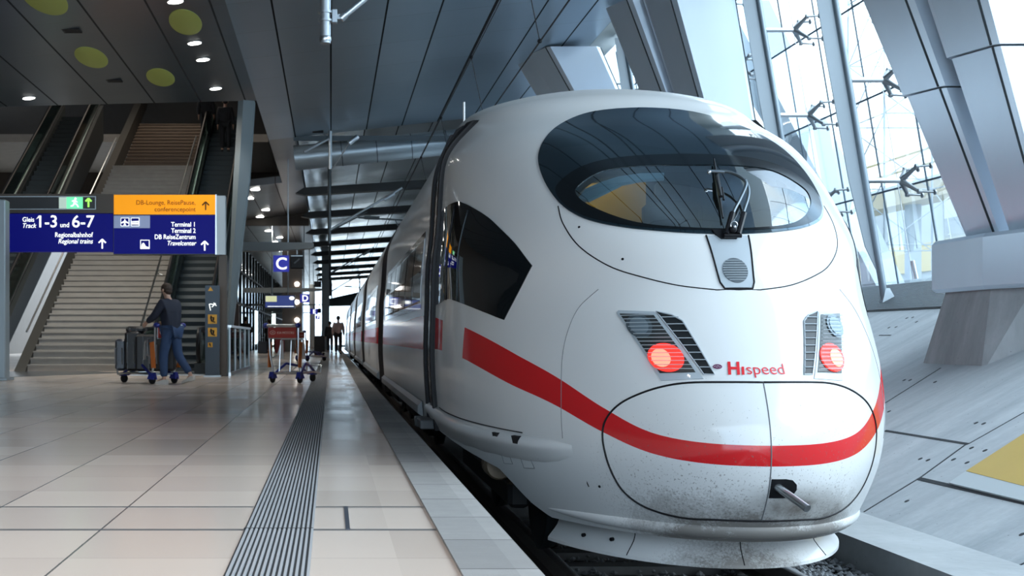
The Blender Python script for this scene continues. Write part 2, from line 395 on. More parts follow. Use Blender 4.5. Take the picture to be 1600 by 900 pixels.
def cz(x, A=5.77): return .8+A+.11*x
def ceil_poly(pts, th=.25):
    return MB().prism([(x, y, cz(x)) for x, y in pts], (0, 0, th))
struct('ceiling', ceil_poly([(-1.75, -5), (5.66, -5), (5.66, 36.1), (-1.02, 36.1), (-1.75, 36.1)]), mc)
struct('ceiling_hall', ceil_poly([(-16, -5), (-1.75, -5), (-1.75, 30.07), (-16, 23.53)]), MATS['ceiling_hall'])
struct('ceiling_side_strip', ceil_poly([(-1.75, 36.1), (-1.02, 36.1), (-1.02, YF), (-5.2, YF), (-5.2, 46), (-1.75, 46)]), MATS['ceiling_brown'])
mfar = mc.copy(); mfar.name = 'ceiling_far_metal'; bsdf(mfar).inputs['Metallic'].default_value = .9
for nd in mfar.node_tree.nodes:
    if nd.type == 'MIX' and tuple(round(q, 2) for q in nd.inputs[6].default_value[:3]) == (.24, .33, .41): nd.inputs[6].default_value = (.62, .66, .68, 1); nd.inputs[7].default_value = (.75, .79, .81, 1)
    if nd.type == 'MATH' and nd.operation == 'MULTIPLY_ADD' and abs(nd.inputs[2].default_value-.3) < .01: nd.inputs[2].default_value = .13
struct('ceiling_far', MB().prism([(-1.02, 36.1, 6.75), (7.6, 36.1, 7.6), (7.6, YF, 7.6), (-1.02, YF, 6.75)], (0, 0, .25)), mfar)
# soffit between ceiling edge and glass head
struct('trim_5', MB().prism([(5.66, -10, 7.19), (8.1, -10, 9.15), (8.1, -10, 9.4), (5.66, -10, 7.44)], (0, YF+10, 0)), mat('soffit_dark', (.04, .06, .06), .4, .3))

# hall walls and upper level behind the stairs
struct('wall_left', MB().box(-16.3, -16, -30, YF, 0, 12), mat('hall_wall', (.14, .13, .12), .6, noise=.1))
struct('wall_stair_back', MB().box(-16, -1.0, 58, 58.4, 5.9, 14), mat('upper_wall', (.10, .085, .075), .7, noise=.1))
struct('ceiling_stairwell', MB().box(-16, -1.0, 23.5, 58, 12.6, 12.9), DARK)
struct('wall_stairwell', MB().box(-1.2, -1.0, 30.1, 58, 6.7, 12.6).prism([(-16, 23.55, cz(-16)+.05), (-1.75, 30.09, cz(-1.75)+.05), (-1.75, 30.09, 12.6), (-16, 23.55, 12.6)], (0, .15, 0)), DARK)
struct('floor_upper_level', MB().box(-16, -2.4, 49, 58, 8.3, 8.6), STONE)
# glazed shop fronts right of the stairwell
sh = MB()
sh.box(-5.2, -5.0, 46, YF, 0, 6.1)
struct('wall_shop_front', sh, GLASSD)
mu = MB()
for k in range(34):
    y = 46.5+k*3.0; mu.box(-5.0, -4.92, y, y+.12, 0, 6.0)
for z in (2.6, 4.4): mu.box(-5.0, -4.93, 46, YF, z, z+.1)
struct('trim_6', mu, mat('shop_mullion', (.03, .035, .038), .6))
struct('wall_lift_shaft', MB().box(-2.85, -1.68, 75, 79, 0, 6.4), mat('shaft_brown', (.12, .09, .07), .25, .3))
struct('wall_far_column', MB().box(-.66, -.10, 92, 93, 0, 6.8), mat('far_column', (.33, .37, .40), .5))

# embankment on the far side of the track
SL = .527
def emb(x): return -.71+SL*(x-4.59)
struct('floor_curb', MB().box(3.95, 4.59, -30, YF, -1.4, -.71), M_CURB)
struct('floor_embankment', MB().prism([(4.59, -30, -.71), (8.2, -30, emb(8.2)), (8.2, -30, emb(8.2)-.8), (4.59, -30, -1.6)], (0, YF+30, 0)), M_EMB)
def slope_hit(px, py, lift=.0):
    rx = (px-CX)/F; rz = -(py-CY)/F; Y = 3.929/(SL*rx-rz); x = rx*Y; return Vector((x, Y, emb(x)+lift))
def slope_bar(pa, pb, w, name, m, th=.012):
    a, b_ = slope_hit(*pa), slope_hit(*pb); d = (b_-a).normalized(); n = Vector((-SL, 0, 1)).normalized(); t = d.cross(n)*w/2
    return struct(name, MB().loft([[a-t-n*.01, a+t-n*.01, a+t+n*th, a-t+n*th], [b_-t-n*.01, b_+t-n*.01, b_+t+n*th, b_-t+n*th]]), m)
JD = mat('joint_dark', (.035, .04, .045), .8)
for i, (pa, pb, w) in enumerate([((1383, 673), (1513, 694), .03), ((1436, 748), (1640, 795), .045), ((1383, 630), (1470, 575), .018), ((1350, 800), (1440, 745), .02), ((1440, 745), (1510, 694), .02), ((1513, 694), (1640, 622), .014), ((1590, 885), (1640, 862), .02), ((1374, 524), (1392, 524), .02)]):
    slope_bar(pa, pb, w, 'trim_%d' % (7+i), JD, .003)
# tie holes
hm = MB()
for px, py in [(1413, 594), (1422, 594), (1461, 597), (1389, 643), (1525, 661), (1537, 662), (1518, 700), (1539, 704), (1490, 718), (1511, 723), (1438, 717), (1450, 719), (1417, 783), (1597, 835), (1417, 497), (1426, 496), (1389, 512), (1400, 511), (1432, 503)]:
    p = slope_hit(px, py, .001); hm.disc(p, (-SL, 0, 1), .022, .004, 12)
props(hm.build('trim_20', JD), kind='structure')
# holes on curb
# grating ledge (same slope), ribbed
gr = MB(); gr.cur = 0
gr.prism([(8.2, 2, emb(8.2)+.01), (9.5, 2, emb(9.05)+.01), (9.5, 2, emb(9.05)-.8), (8.2, 2, emb(8.2)-.8)], (0, YF-2, 0))
gr.cur = 1
for k in range(20):
    x = 8.22+k*.042; gr.prism([(x, 4, emb(x)+.012), (x+.02, 4, emb(x+.02)+.012), (x+.02, 4, emb(x+.02)+.03), (x, 4, emb(x)+.03)], (0, 60, 0))
struct('floor_grating', gr, [mat('grating_dark', (.06, .07, .075), .6), mat('grating_rib', (.20, .23, .25), .5, .5)])
# painted panel on the slope
def slope_panel(pts, name, m, label):
    q = [slope_hit(*p) for p in pts]; n = Vector((-SL, 0, 1)).normalized()
    return q, n
pr = thing('painted_panel', 'yellow panel with a white lower band lying flat on the concrete slope', 'panel', tuple(slope_hit(1560, 750)))
n_ = Vector((-SL, 0, 1)).normalized()
MB().prism([slope_hit(1511, 739)+n_*.0, slope_hit(1900, 841), slope_hit(1900, 487)], n_*.02).build('yellow_field', mat('yellow_paint', (.62, .42, .10), .5, noise=.05), pr)
MB().prism([slope_hit(1484, 757), slope_hit(1900, 859), slope_hit(1900, 839.5), slope_hit(1511, 738.5)], n_*.018).build('white_band', mat('white_band_paint', (.55, .60, .62), .5), pr)

# ------------------------------------------------------------------ GLASS FACADE
def gx(z): return 9.665-.167*z       # glass plane
GZ = [1.64, 3.21, 4.75, 6.26, 7.78, 9.2]
MY = [-8.3, -5.2, -2.1, 1.0, 4.1, 7.2, 10.3, 13.4, 16.5, 19.6, 22.7, 25.8, 28.9, 32.0, 35.1, 38.2, 41.3, 44.4]
for i in range(len(MY)-1):
    g = MB(); a, b_ = MY[i], MY[i+1]; e = .01
    for j in range(5):
        z0, z1 = GZ[j]+.008, GZ[j+1]-.008
        for y0, y1 in ((a+.008, (a+b_)/2-.008), ((a+b_)/2+.008, b_-.008)):
            g.add([(gx(z0), y0, z0), (gx(z0), y1, z0), (gx(z1), y1, z1), (gx(z1), y0, z1)], [(0, 1, 2, 3)])
    struct('window_%d' % (i+1), g, GLASSF)
fr = MB()
for y in MY:
    for yy in (y, y+1.55): fr.prism([(gx(1.64)-.012, yy-.010, 1.6), (gx(1.64)-.012, yy+.010, 1.6), (gx(9)-.012, yy+.010, 9), (gx(9)-.012, yy-.010, 9)], (.02, 0, 0))
for z in GZ[1:5]: fr.box(gx(z)-.014, gx(z)+.010, MY[0], MY[-1], z-.014, z+.014)
struct('trim_21', fr, mat('glass_joint', (.05, .09, .13), .5))
struct('trim_22', MB().box(gx(1.6)-.05, gx(1.6)+.1, -9, YF, 1.42, 1.64), mat('glass_sill', (.5, .55, .58), .5))
# solid wall beyond the glass, out of sight behind the train
struct('wall_right', MB().box(8.3, 9.6, MY[-1], YF, -.5, 9), mat('far_wall', (.5, .56, .6), .6))

def make_mullion():
    r = thing('facade_mullion', 'm', 'mullion', (0, 0, 0))
    z0, z1 = 1.24, 8.3; xo = lambda z: gx(z)-.95
    m = MB(); m.tube((xo(z0+.12), 0, z0+.12), (xo(z1), 0, z1), .055, n=14); m.build('tube', mat('mullion_steel', (.22, .27, .31), .35, .6), r, 'auto')
    f = MB()
    prof = [(1.75, .0), (2.2, .14), (3.2, .22), (5, .25), (7.2, .25), (8.3, .2)]
    sec = [(xo(z)-.03, z) for z, w in prof]+[(xo(z)-.03-w, z) for z, w in reversed(prof)]
    f.prism([(x, -.012, z) for x, z in sec], (0, .024, 0)); f.build('web_plate', mat('web_paint', (.36, .42, .47), .5), r)
    s_ = MB(); s_.prism([(xo(z0)-.09, -.07, emb(xo(z0)-.09)+.03), (xo(z0)+.09, -.07, emb(xo(z0)+.09)+.03), (xo(z0)+.03, -.05, z0+.32), (xo(z0)-.03, -.05, z0+.32)], (0, .14, 0))
    s_.build('foot_bracket', STEEL, r)
    c_ = MB(); c_.tube((gx(2.0)-.30, .25, 1.7), (gx(8.4)-.30, .25, 8.4), .006, n=6); c_.tube((gx(1.7)-.30, .25, 1.72), (gx(2.0)-.31, .25, 2.0), .03, n=10)
    c_.build('tension_cable', CHROME, r)
    return r
def make_fitting():
    r = thing('glass_fitting', 'f', 'fitting', (0, 0, 0))   # origin on mullion centre
    m = MB(); m.tube((.04, 0, 0), (.56, 0, .0), .042, n=12); m.build('strut', CHROME, r, 'auto')
    for sy, sz in ((1, 1), (1, -1), (-1, 1), (-1, -1)):
        a = MB(); p0 = Vector((.55, 0, 0)); p1 = Vector((.72-sz*.02, sy*.20, sz*.19)); p2 = Vector((.94-sz*.032, sy*.21, sz*.20))
        a.path([p0, (p0+p1)/2+Vector((.0, 0, 0)), p1], [.05, .036, .026], 10); a.path([p1, p2], [.018, .016], 8)
        a.disc(p1, (1, 0, 0), .04, .05); a.disc(p2, (1, 0, .1), .045, .02)
        a.build('arm', mat('fitting_steel', (.28, .31, .33), .35, .7), r, 'auto')
    return r
mull = make_mullion(); fit = make_fitting()
ordn = ['first', 'second', 'third', 'fourth', 'fifth', 'sixth', 'seventh', 'eighth', 'ninth', 'tenth', 'eleventh', 'twelfth']
rows = {1: 'lowest row', 2: 'second row up', 3: 'third row up', 4: 'top row'}
k0 = 0
vis = [y for y in MY if 18 < y < 36]
for i, y in enumerate(vis):
    o = mull if i == 0 else copy_tree(mull); o.location = (0, y, 0)
    props(o, 'steel facade mullion leaning inward, %s beyond the big near pylon' % ordn[i], 'mullion', 'steel mullions of the glass facade')
    for j in (1, 2, 3, 4):
        f = fit if k0 == 0 else copy_tree(fit); k0 += 1; z = GZ[j]
        f.location = (gx(z)-.95, y, z)
        props(f, 'four-armed glass fitting on the %s mullion past the near pylon, %s' % (ordn[i], rows[j]), 'fitting', 'four-armed glass fittings of the facade')

# ------------------------------------------------------------------ PYLONS
def leg_ring(c, wx, wy, n=4):
    """rounded polygon section; c centre"""
    x, y, z = c
    p = [(-.5, .34), (-.495, .28), (-.33, -.42), (-.27, -.5), (.42, -.52), (.5, -.4), (.5, .4), (.3, .5), (-.36, .5)]
    return [(x+a*wx, y+b_*wy, z) for a, b_ in p]
def pylon_leg(pr_, c0, c1, w0, w1, zb, name='leg'):
    """c0 bottom centre, c1 top centre; zb = z of the cladding break"""
    f = (zb-c0[2])/(c1[2]-c0[2]); L = lambda t: tuple(c0[k]+(c1[k]-c0[k])*t for k in range(3)); W = lambda t, k: w0[k]+(w1[k]-w0[k])*t
    m = MB(); m.loft([leg_ring(L(0), W(0, 0), W(0, 1)), leg_ring(L(f-.003), W(f, 0)*.97, W(f, 1)*.97)])
    m.loft([leg_ring(L(f), W(f, 0)*1.06, W(f, 1)*1.06), leg_ring(L(1), W(1, 0), W(1, 1))])
    o = m.build(name, CLAD, pr_)
    s_ = MB()
    for tt in ((0, f-.003, .97, .97), (f, 1, 1.06, 1)):
        r0 = leg_ring(L(tt[0]), W(tt[0], 0)*tt[2]*(1 if tt[0] else 1/.97), W(tt[0], 1)*tt[2]*(1 if tt[0] else 1/.97)); r1 = leg_ring(L(tt[1]), W(tt[1], 0)*tt[3], W(tt[1], 1)*tt[3])
        for i in (2, 5): s_.tube(r0[i], r1[i], .013, n=6)
    s_.build('cladding_seam', CLADSEAM, o)
    return o
# (y, label)
def pylon(y, label, top=7.12, dx=0, dxb=0):
    r = thing('support_pylon', label, 'pylon', (7.6, y, emb(7.6)), 0, 'silver pylons along the glass facade')
    zt = top
    xa = lambda z: 7.32-.403*(z-2.05)+dx*(z-2)/5.1        # left faces of the two legs
    xb = lambda z: 7.40-.325*(z-2.05)+(dx+dxb)*(z-2)/5.1
    wa = lambda z: .62+.15*(z-2); wb = lambda z: .62+.16*(z-2)
    pylon_leg(r, (xa(1.8)+wa(1.8)/2, y+.42, 1.8), (xa(zt)+wa(zt)/2, y+.55, zt), (wa(1.8), .55), (wa(zt), .9), 3.62)
    pylon_leg(r, (xb(1.8)+wb(1.8)/2, y-.40, 1.8), (xb(zt)+wb(zt)/2, y-.38, zt), (wb(1.8), .60), (wb(zt), 1.05), 3.88)
    c = MB()
    ring = lambda z, g: [(7.04-g, y+.70+g, z), (6.98-g, y-.55, z), (7.22-g, y-1.15-g, z), (8.2, y-1.5-g, z), (9.0, y-1.4, z), (9.0, y+1.1, z), (7.5, y+1.2+g, z)]
    up = lambda R, k: [(a, b_, z+(a-7.0)*k) for a, b_, z in R]
    c.loft([up(ring(1.32, .0), .02), up(ring(1.36, .03), .02), up(ring(1.88, .03), .07), up(ring(1.92, .0), .07)])
    c.build('collar', CLAD, r)
    bs = MB()
    t_ = [(7.13, y+.62, 1.37), (7.07, y-.50, 1.37), (7.30, y-.95, 1.38), (8.9, y-1.2, 1.4), (8.9, y+1.0, 1.4), (7.6, y+1.0, 1.38)]
    b0 = [(6.87, y+.72), (6.87, y-.66), (7.26, y-.88), (8.95, y-1.25), (8.95, y+1.2), (7.4, y+1.2)]
    bs.loft([[(a, b_, min(emb(a)-.1, 1.2)) for a, b_ in b0], t_])
    bs.build('concrete_base', M_BASE, r)
    return r
pylon(14.2, 'large silver-clad twin-legged pylon nearest the train nose, on a concrete base')
pylon(23.7, 'silver-clad twin-legged pylon rising just behind the train roof')
pylon(28.4, 'silver-clad pylon meeting the ceiling behind the train roof', top=7.06, dx=-1.05, dxb=-.35)
pylon(41.5, 'silver-clad pylon mostly hidden by the train, farthest along')
# tubular handrail loop seen above the roof by pylon two
# ------------------------------------------------------------------ OUTSIDE
struct('floor_outside', MB().box(9.3, 90, -30, YF+100, -.6, -.3), mat('outside_ground', (.30, .32, .33), .8))
ob = thing('white_building', 'pale building with a yellow storey band seen through the glass facade', 'building', (34, 50, -.3))
MB().box(34, 44, 20, 110, -.3, 10).build('wall', mat('pale_wall', (.58, .63, .66), .8, noise=.2, nscale=.25), ob)
MB().box(33.8, 34, 20, 110, 4.6, 6.2).build('yellow_band', mat('outside_yellow', (.70, .56, .26), .7), ob)
for k in range(16): MB().box(33.7, 33.95, 22+k*5.4, 25+k*5.4, 1.2, 3.2).build('window', mat('outside_glass', (.35, .47, .55), .3), ob)
ob = single('road_barrier', MB().cbox(11.0, 11.3, 12, 60, .95, 1.58), mat('red_kerb', (.50, .10, .10), .6), 'low red barrier running along outside the glass facade', 'barrier')
sc_ = thing('scaffold_tower', 'yellow lattice scaffold outside the glass behind the windshield corner', 'scaffold', (16, 37, -.3))
def lattice(x, y, w, h, n, m, parent, r=.03):
    for a, b_ in ((0, 0), (1, 0), (1, 1), (0, 1)):
        MB().tube((x+a*w, y+b_*w, -.3), (x+a*w, y+b_*w, h), r, n=6).build('standard', m, parent)
    q = MB()
    for k in range(n):
        z = -.3+(h+.3)*k/n; z1 = -.3+(h+.3)*(k+1)/n
        for (a, b_), (c, d) in (((0, 0), (1, 0)), ((1, 0), (1, 1)), ((1, 1), (0, 1)), ((0, 1), (0, 0))):
            q.tube((x+a*w, y+b_*w, z), (x+c*w, y+d*w, z), r*.7, n=5); q.tube((x+a*w, y+b_*w, z), (x+c*w, y+d*w, z1), r*.6, n=5)
    q.build('bracing', m, parent)
YPALE = mat('pale_yellow_paint', (.66, .56, .30), .6); GPALE = mat('pale_steel_paint', (.50, .58, .64), .6)
lattice(16, 37, 2.6, 13, 7, GPALE, sc_)
s2 = thing('scaffold_tower', 'yellow lattice tower outside the glass between the pylons', 'scaffold', (20, 36, -.3)); lattice(20.5, 35, 2, 13, 8, YPALE, s2)
sb = thing('footbridge', 'pale yellow footbridge outside the glass facade', 'bridge', (20, 30, -.3))
MB().box(19.6, 20.6, 14, 60, 5.4, 6.0).build('deck', mat('cream_paint', (.72, .63, .45), .6), sb)
for y in (20, 32, 44, 56): MB().box(19.9, 20.3, y, y+.4, -.3, 5.4).build('pier', GPALE, sb)
for z in (6.5, 7.0): MB().box(19.6, 19.66, 14, 60, z, z+.06).build('rail', YPALE, sb)

# big pale blue diagonal structures outside, seen only faintly through the panes
for i, (y, dy) in enumerate(((19, 7), (30, 8), (42, 9))):
    single('outer_strut', MB().loft([[(14, y, -.3), (14.6, y, -.3), (14.6, y+.5, -.3), (14, y+.5, -.3)], [(11.4, y+dy-1.2, 10.5), (12.6, y+dy-1.2, 10.5), (12.6, y+dy+1.2, 10.5), (11.4, y+dy+1.2, 10.5)]]),
           mat('pale_strut', (.50, .60, .68), .5), 'pale blue slanting outer strut outside the glass, %s beyond the near pylon' % ordn[i], 'strut', 'slanting struts outside the glass', False)

# ------------------------------------------------------------------ TRAIN
XC, TY = 2.35, 6.8
zk = np.array([-.55,-.35,-.16,.0,.215,.56,.85,1.07,1.41,1.7,2.0,2.3,2.53,2.75,2.97,3.08,3.13])
S0 = np.array([0.551, 0.328, 0.151, 0.056, 0.023, 0.153, 0.374, 0.57, 0.778, 1.142, 1.644, 2.265, 2.87, 3.319, 4.439, 5.507, 6.63])
L0 = np.array([2.987, 3.297, 3.628, 3.548, 3.44, 3.238, 3.043, 2.868, 2.558, 2.279, 1.987, 1.703, 1.504, 1.311, 1.42, 1.505, 1.524])
W0 = np.array([1.201, 1.342, 1.419, 1.447, 1.467, 1.49, 1.489, 1.481, 1.473, 1.439, 1.423, 1.388, 1.284, 1.158, 0.765, 0.416, 0.02])
def pch(x, xk, yk):
    h = np.diff(xk); d = np.diff(yk)/h; m = np.empty_like(yk); m[0] = d[0]; m[-1] = d[-1]
    m[1:-1] = (d[:-1]*h[1:]+d[1:]*h[:-1])/(h[1:]+h[:-1])
    i = np.clip(np.searchsorted(xk, x)-1, 0, len(xk)-2); t = (x-xk[i])/h[i]
    return ((1+2*t)*(1-t)**2)*yk[i]+t*(1-t)**2*h[i]*m[i]+t*t*(3-2*t)*yk[i+1]+t*t*(t-1)*h[i]*m[i+1]
# light smoothing of the fitted curves
zd = np.linspace(zk[0], zk[-1], 800)
def sm(a, w):
    k = np.exp(-(np.arange(-60, 61)*(zd[1]-zd[0])/w)**2/2); k /= k.sum()
    p = np.concatenate([2*a[0]-a[60:0:-1], a, 2*a[-1]-a[-2:-62:-1]]); return np.convolve(p, k, 'valid')
sD, lD, wD = sm(pch(zd, zk, S0), .07), sm(pch(zd, zk, L0), .09), sm(pch(zd, zk, W0), .07)
# keep the roof closed: blend the width back to the fitted curve near the top
bl = np.clip((zd-2.85)/.15, 0, 1); wD = wD*(1-bl)+pch(zd, zk, W0)*bl; sD = sD*(1-bl)+pch(zd, zk, S0)*bl; lD = lD*(1-bl)+pch(zd, zk, L0)*bl
fs0 = lambda z: float(np.interp(z, zd, sD)); fL = lambda z: float(np.interp(z, zd, lD)); fW = lambda z: float(np.interp(z, zd, wD))
def G(u, s, z):
    q = max(0., (fs0(z)+fL(z)-s)/fL(z)); return q*q+(u/max(fW(z), .01))**2-1
def nrm(u, s, z):
    e = .004; g = Vector((G(u+e, s, z)-G(u-e, s, z), G(u, s+e, z)-G(u, s-e, z), G(u, s, z+e)-G(u, s, z-e)))
    return g.normalized()
def s_of(u, z):
    q = min(1., abs(u)/max(fW(z), .01)); return fs0(z)+fL(z)*(1-math.sqrt(1-q*q))
def u_of(s, z):
    q = (fs0(z)+fL(z)-s)/fL(z)
    return fW(z) if q <= 0 else (fW(z)*math.sqrt(1-q*q) if q < 1 else 0.)
def PT(u, s, z, off=0):
    p = Vector((XC+u, TY+s, z)); return p+nrm(u, s, z)*off if off else p
def UZ(u, z, off=0): return PT(u, s_of(u, z), z, off)
def SZ(s, z, side, off=0): return PT(side*u_of(s, z), s, z, off)
def hit(px, py):
    rx, rz = (px-CX)/F, -(py-CY)/F; prev = None; Y = 6.6
    while Y < 22:
        z = H+rz*Y; u = rx*Y-XC
        if -.5 < z < 3.13 and abs(u) <= fW(z):
            g = (Y-TY)-s_of(u, z)
            if g > 0:
                if prev is not None: Y = Y-.01*g/(g-prev)
                return (rx*Y-XC, Y-TY, H+rz*Y)
            prev = g
        elif -.5 < z < 3.13 and u < 0 and prev is None: pass
        Y += .01
    return None
# stripe curve
SS = [-1., 0., .1, .27, .56, .88, 1.45, 2.35, 3.3, 4.5, 8, 400]
SC = [.167, .167, .175, .208, .325, .455, .602, .765, .825, .845, .845, .845]
SHH = [.056, .056, .056, .057, .067, .078, .099, .11, .12, .15, .15, .15]
def zbot(s): return float(np.interp(s, [0, 1.3, 1.47, 1.65, 1.8, 2.2, 2.7, 3.2, 5], [-.335, -.335, -.265, -.15, -.075, -.035, .005, .03, .04]))
def set_uv(me):
    uvl = me.uv_layers.new(name='stripe'); co = np.empty(len(me.vertices)*3, 'f'); me.vertices.foreach_get('co', co); co = co.reshape(-1, 3)
    s = co[:, 1]-TY; V = (co[:, 2]-pch(s, np.array(SS), np.array(SC)))/pch(s, np.array(SS), np.array(SHH))
    vi = np.empty(len(me.loops), 'i'); me.loops.foreach_get('vertex_index', vi)
    uvl.data.foreach_set('uv', np.stack([s[vi], V[vi]], 1).astype('f').ravel())

train = thing('train', 'white high-speed train with a red stripe and bullet nose standing at the platform', 'train', (XC, TY, -.76))
# clear (see-through) part of the windshield, traced then mirrored in u,z
def uzs(px): return [(h[0], h[2]) for h in (hit(*p) for p in px) if h]
wsL = uzs([(1000, 169), (955, 171), (915, 177), (885, 189), (862, 204), (847, 224), (840, 245), (844, 268), (856, 295), (878, 323), (908, 341), (940, 350), (970, 355), (1000, 359), (1060, 364), (1110, 366)])
wsL[0] = (-.02, wsL[0][1])
wsz0 = wsL[-1][1]
windshield = wsL+[(0, wsz0-.005)]+[(-u, z) for u, z in reversed(wsL)]
clL = uzs([(1135, 260), (1060, 259), (1001, 260), (950, 265), (925, 275), (905, 290), (897, 300), (908, 314), (925, 324), (955, 337), (990, 348), (1030, 354), (1080, 357), (1130, 359)])
clL[0] = (-.01, clL[0][1])
clear = clL[:-1]+[(0, clL[-1][1])]+[(-u, z) for u, z in reversed(clL[:-1])]
def inpoly(x, y, P):
    c = False; n = len(P)
    for i in range(n):
        (x1, y1), (x2, y2) = P[i], P[i-1]
        if (y1 > y) != (y2 > y) and x < (x2-x1)*(y-y1)/(y2-y1)+x1: c = not c
    return c
def shrink(P, d):
    """inset by d along the vertex normals (polygon of any sense)"""
    A = sum(P[i-1][0]*P[i][1]-P[i][0]*P[i-1][1] for i in range(len(P))); sg = 1 if A > 0 else -1; out = []
    for i in range(len(P)):
        a, b_, c = Vector(P[i-1]), Vector(P[i]), Vector(P[(i+1) % len(P)]); t = (c-a).normalized(); out.append((b_.x-sg*t.y*d, b_.y+sg*t.x*d))
    return out
def dens(P, st, closed=True):
    out = []
    n = len(P)
    for i in range(n if closed else n-1):
        a, b_ = Vector(P[i]), Vector(P[(i+1) % n]); k = max(1, int((b_-a).length/st))
        for j in range(k): out.append(tuple(a+(b_-a)*j/k))
    if not closed: out.append(tuple(P[-1]))
    return out
def smooth_poly(P, it=2):
    for _ in range(it):
        Q = []
        for i in range(len(P)):
            a, b_ = Vector(P[i]), Vector(P[(i+1) % len(P)]); Q += [tuple(a*.75+b_*.25), tuple(a*.25+b_*.75)]
        P = Q
    return P
windshield = smooth_poly(windshield, 2); clear = smooth_poly(clear, 2)
hole_in = shrink(clear, -.006)

# nose hull
NZ, NT_ = 230, 90
col_th = [-pi/2+pi*i/(NT_*2) for i in range(NT_*2+1)]
zt_ = [.45+(3.13-.45)*(1-(1-k/NZ)**1.25) for k in range(NZ+1)]
def hull_mesh(s_end):
    V = []; Fc = []
    NB = 46
    cols = []
    ext = [.15, .4, .8, 1.4, 2.2, 3.2, 4.6, 6.4, 9.0, None]
    spec = [('e', -1, k) for k in range(len(ext)-1, -1, -1)]+[('t', th, 0) for th in col_th]+[('e', 1, k) for k in range(len(ext))]
    for kind, a, k in spec:
        def pos(z):
            if kind == 't': return fW(z)*math.sin(a), fs0(z)+fL(z)*(1-math.cos(a))
            se = fs0(z)+fL(z); s = s_end if ext[k] is None else se+(s_end-se)*ext[k]/12
            return a*fW(z), s
        z = -.1
        for _ in range(30): z = z*.5+.5*zbot(pos(z)[1])
        zs = [z+(.45-z)*i/NB for i in range(NB)]+zt_
        cols.append([(XC+pos(q)[0], TY+pos(q)[1], q) for q in zs])
    nr = len(cols[0])
    for c in cols: V += c
    for i in range(len(cols)-1):
        for j in range(nr-1):
            f = (i*nr+j, (i+1)*nr+j, (i+1)*nr+j+1, i*nr+j+1)
            mx = sum(V[q][0] for q in f)/4-XC; mz = sum(V[q][2] for q in f)/4; my = sum(V[q][1] for q in f)/4-TY
            if my < 5 and inpoly(mx, mz, hole_in): continue
            Fc.append(f)
    me = bpy.data.meshes.new('hull'); me.from_pydata(V, [], Fc)
    bm = bmesh.new(); bm.from_mesh(me); bmesh.ops.remove_doubles(bm, verts=bm.verts, dist=.0005); bm.to_mesh(me); bm.free()
    set_uv(me); return me
hull = link('hull', hull_mesh(14.4), mp_, train, True)

def patch(name, poly, fn, off, m, parent, res=.05, skirt=.02, holes=None, smooth=True, solid=False, mesh_only=False):
    """conform a 2-D polygon (in hull parameters) to the hull surface"""
    P = dens(poly, res); area = sum(P[i-1][0]*P[i][1]-P[i][0]*P[i-1][1] for i in range(len(P)))
    if area < 0: P = P[::-1]
    pts = [Vector(p) for p in P]; n0 = len(pts); faces = [list(range(n0))]
    xs = [p[0] for p in P]; ys = [p[1] for p in P]
    Pin = shrink(P, res*.35)
    edges = []
    hp = None
    if holes:
        hp = dens(holes, res); k0_ = len(pts); pts += [Vector(p) for p in hp]; edges = [(k0_+i, k0_+(i+1) % len(hp)) for i in range(len(hp))]
    x = min(xs)
    while x < max(xs):
        y = min(ys)
        while y < max(ys):
            if inpoly(x, y, Pin) and not (hp and inpoly(x, y, hp)): pts.append(Vector((x, y)))
            y += res
        x += res
    ov, oe, of, *_ = geometry.delaunay_2d_cdt(pts, edges, faces, 1, 1e-6)
    V = [fn(v[0], v[1], off) for v in ov]
    Fc = []
    for f in of:
        c = sum((ov[i] for i in f), Vector((0, 0)))/len(f)
        if hp and inpoly(c.x, c.y, hp): continue
        Fc.append(list(f))
    if skirt:
        cnt = {}
        for f in Fc:
            for i in range(len(f)):
                e = (f[i], f[(i+1) % len(f)]); cnt[e] = 1
        mp2 = {}
        for (a, b_) in list(cnt):
            if (b_, a) in cnt: continue
            for q in (a, b_):
                if q not in mp2: mp2[q] = len(V); V.append(fn(ov[q][0], ov[q][1], off-skirt))
            Fc.append([a, mp2[a], mp2[b_], b_])
    me = bpy.data.meshes.new(name); me.from_pydata([tuple(v) for v in V], [], Fc)
    bm = bmesh.new(); bm.from_mesh(me); bmesh.ops.recalc_face_normals(bm, faces=bm.faces); bm.to_mesh(me); bm.free()
    o = link(name, me, m, parent, smooth)
    if smooth: me.set_sharp_from_angle(angle=math.radians(40))
    return o
def seam(pts3, r, name, m, parent, close=False):
    return MB().path(pts3, r, 6, close).build(name, m, parent, True)
def seam_uz(P, r=.004, off=0, **k):
    return [UZ(u, z, off) for u, z in P]
def catmull(P, n=6):
    out = []
    for i in range(len(P)-1):
        p0 = P[max(i-1, 0)]; p1 = P[i]; p2 = P[i+1]; p3 = P[min(i+2, len(P)-1)]
        for k in range(n):
            t = k/n; out.append(tuple(.5*((2*b_)+(-a+c)*t+(2*a-5*b_+4*c-d)*t*t+(-a+3*b_-3*c+d)*t**3) for a, b_, c, d in zip(p0, p1, p2, p3)))
    out.append(tuple(P[-1])); return out
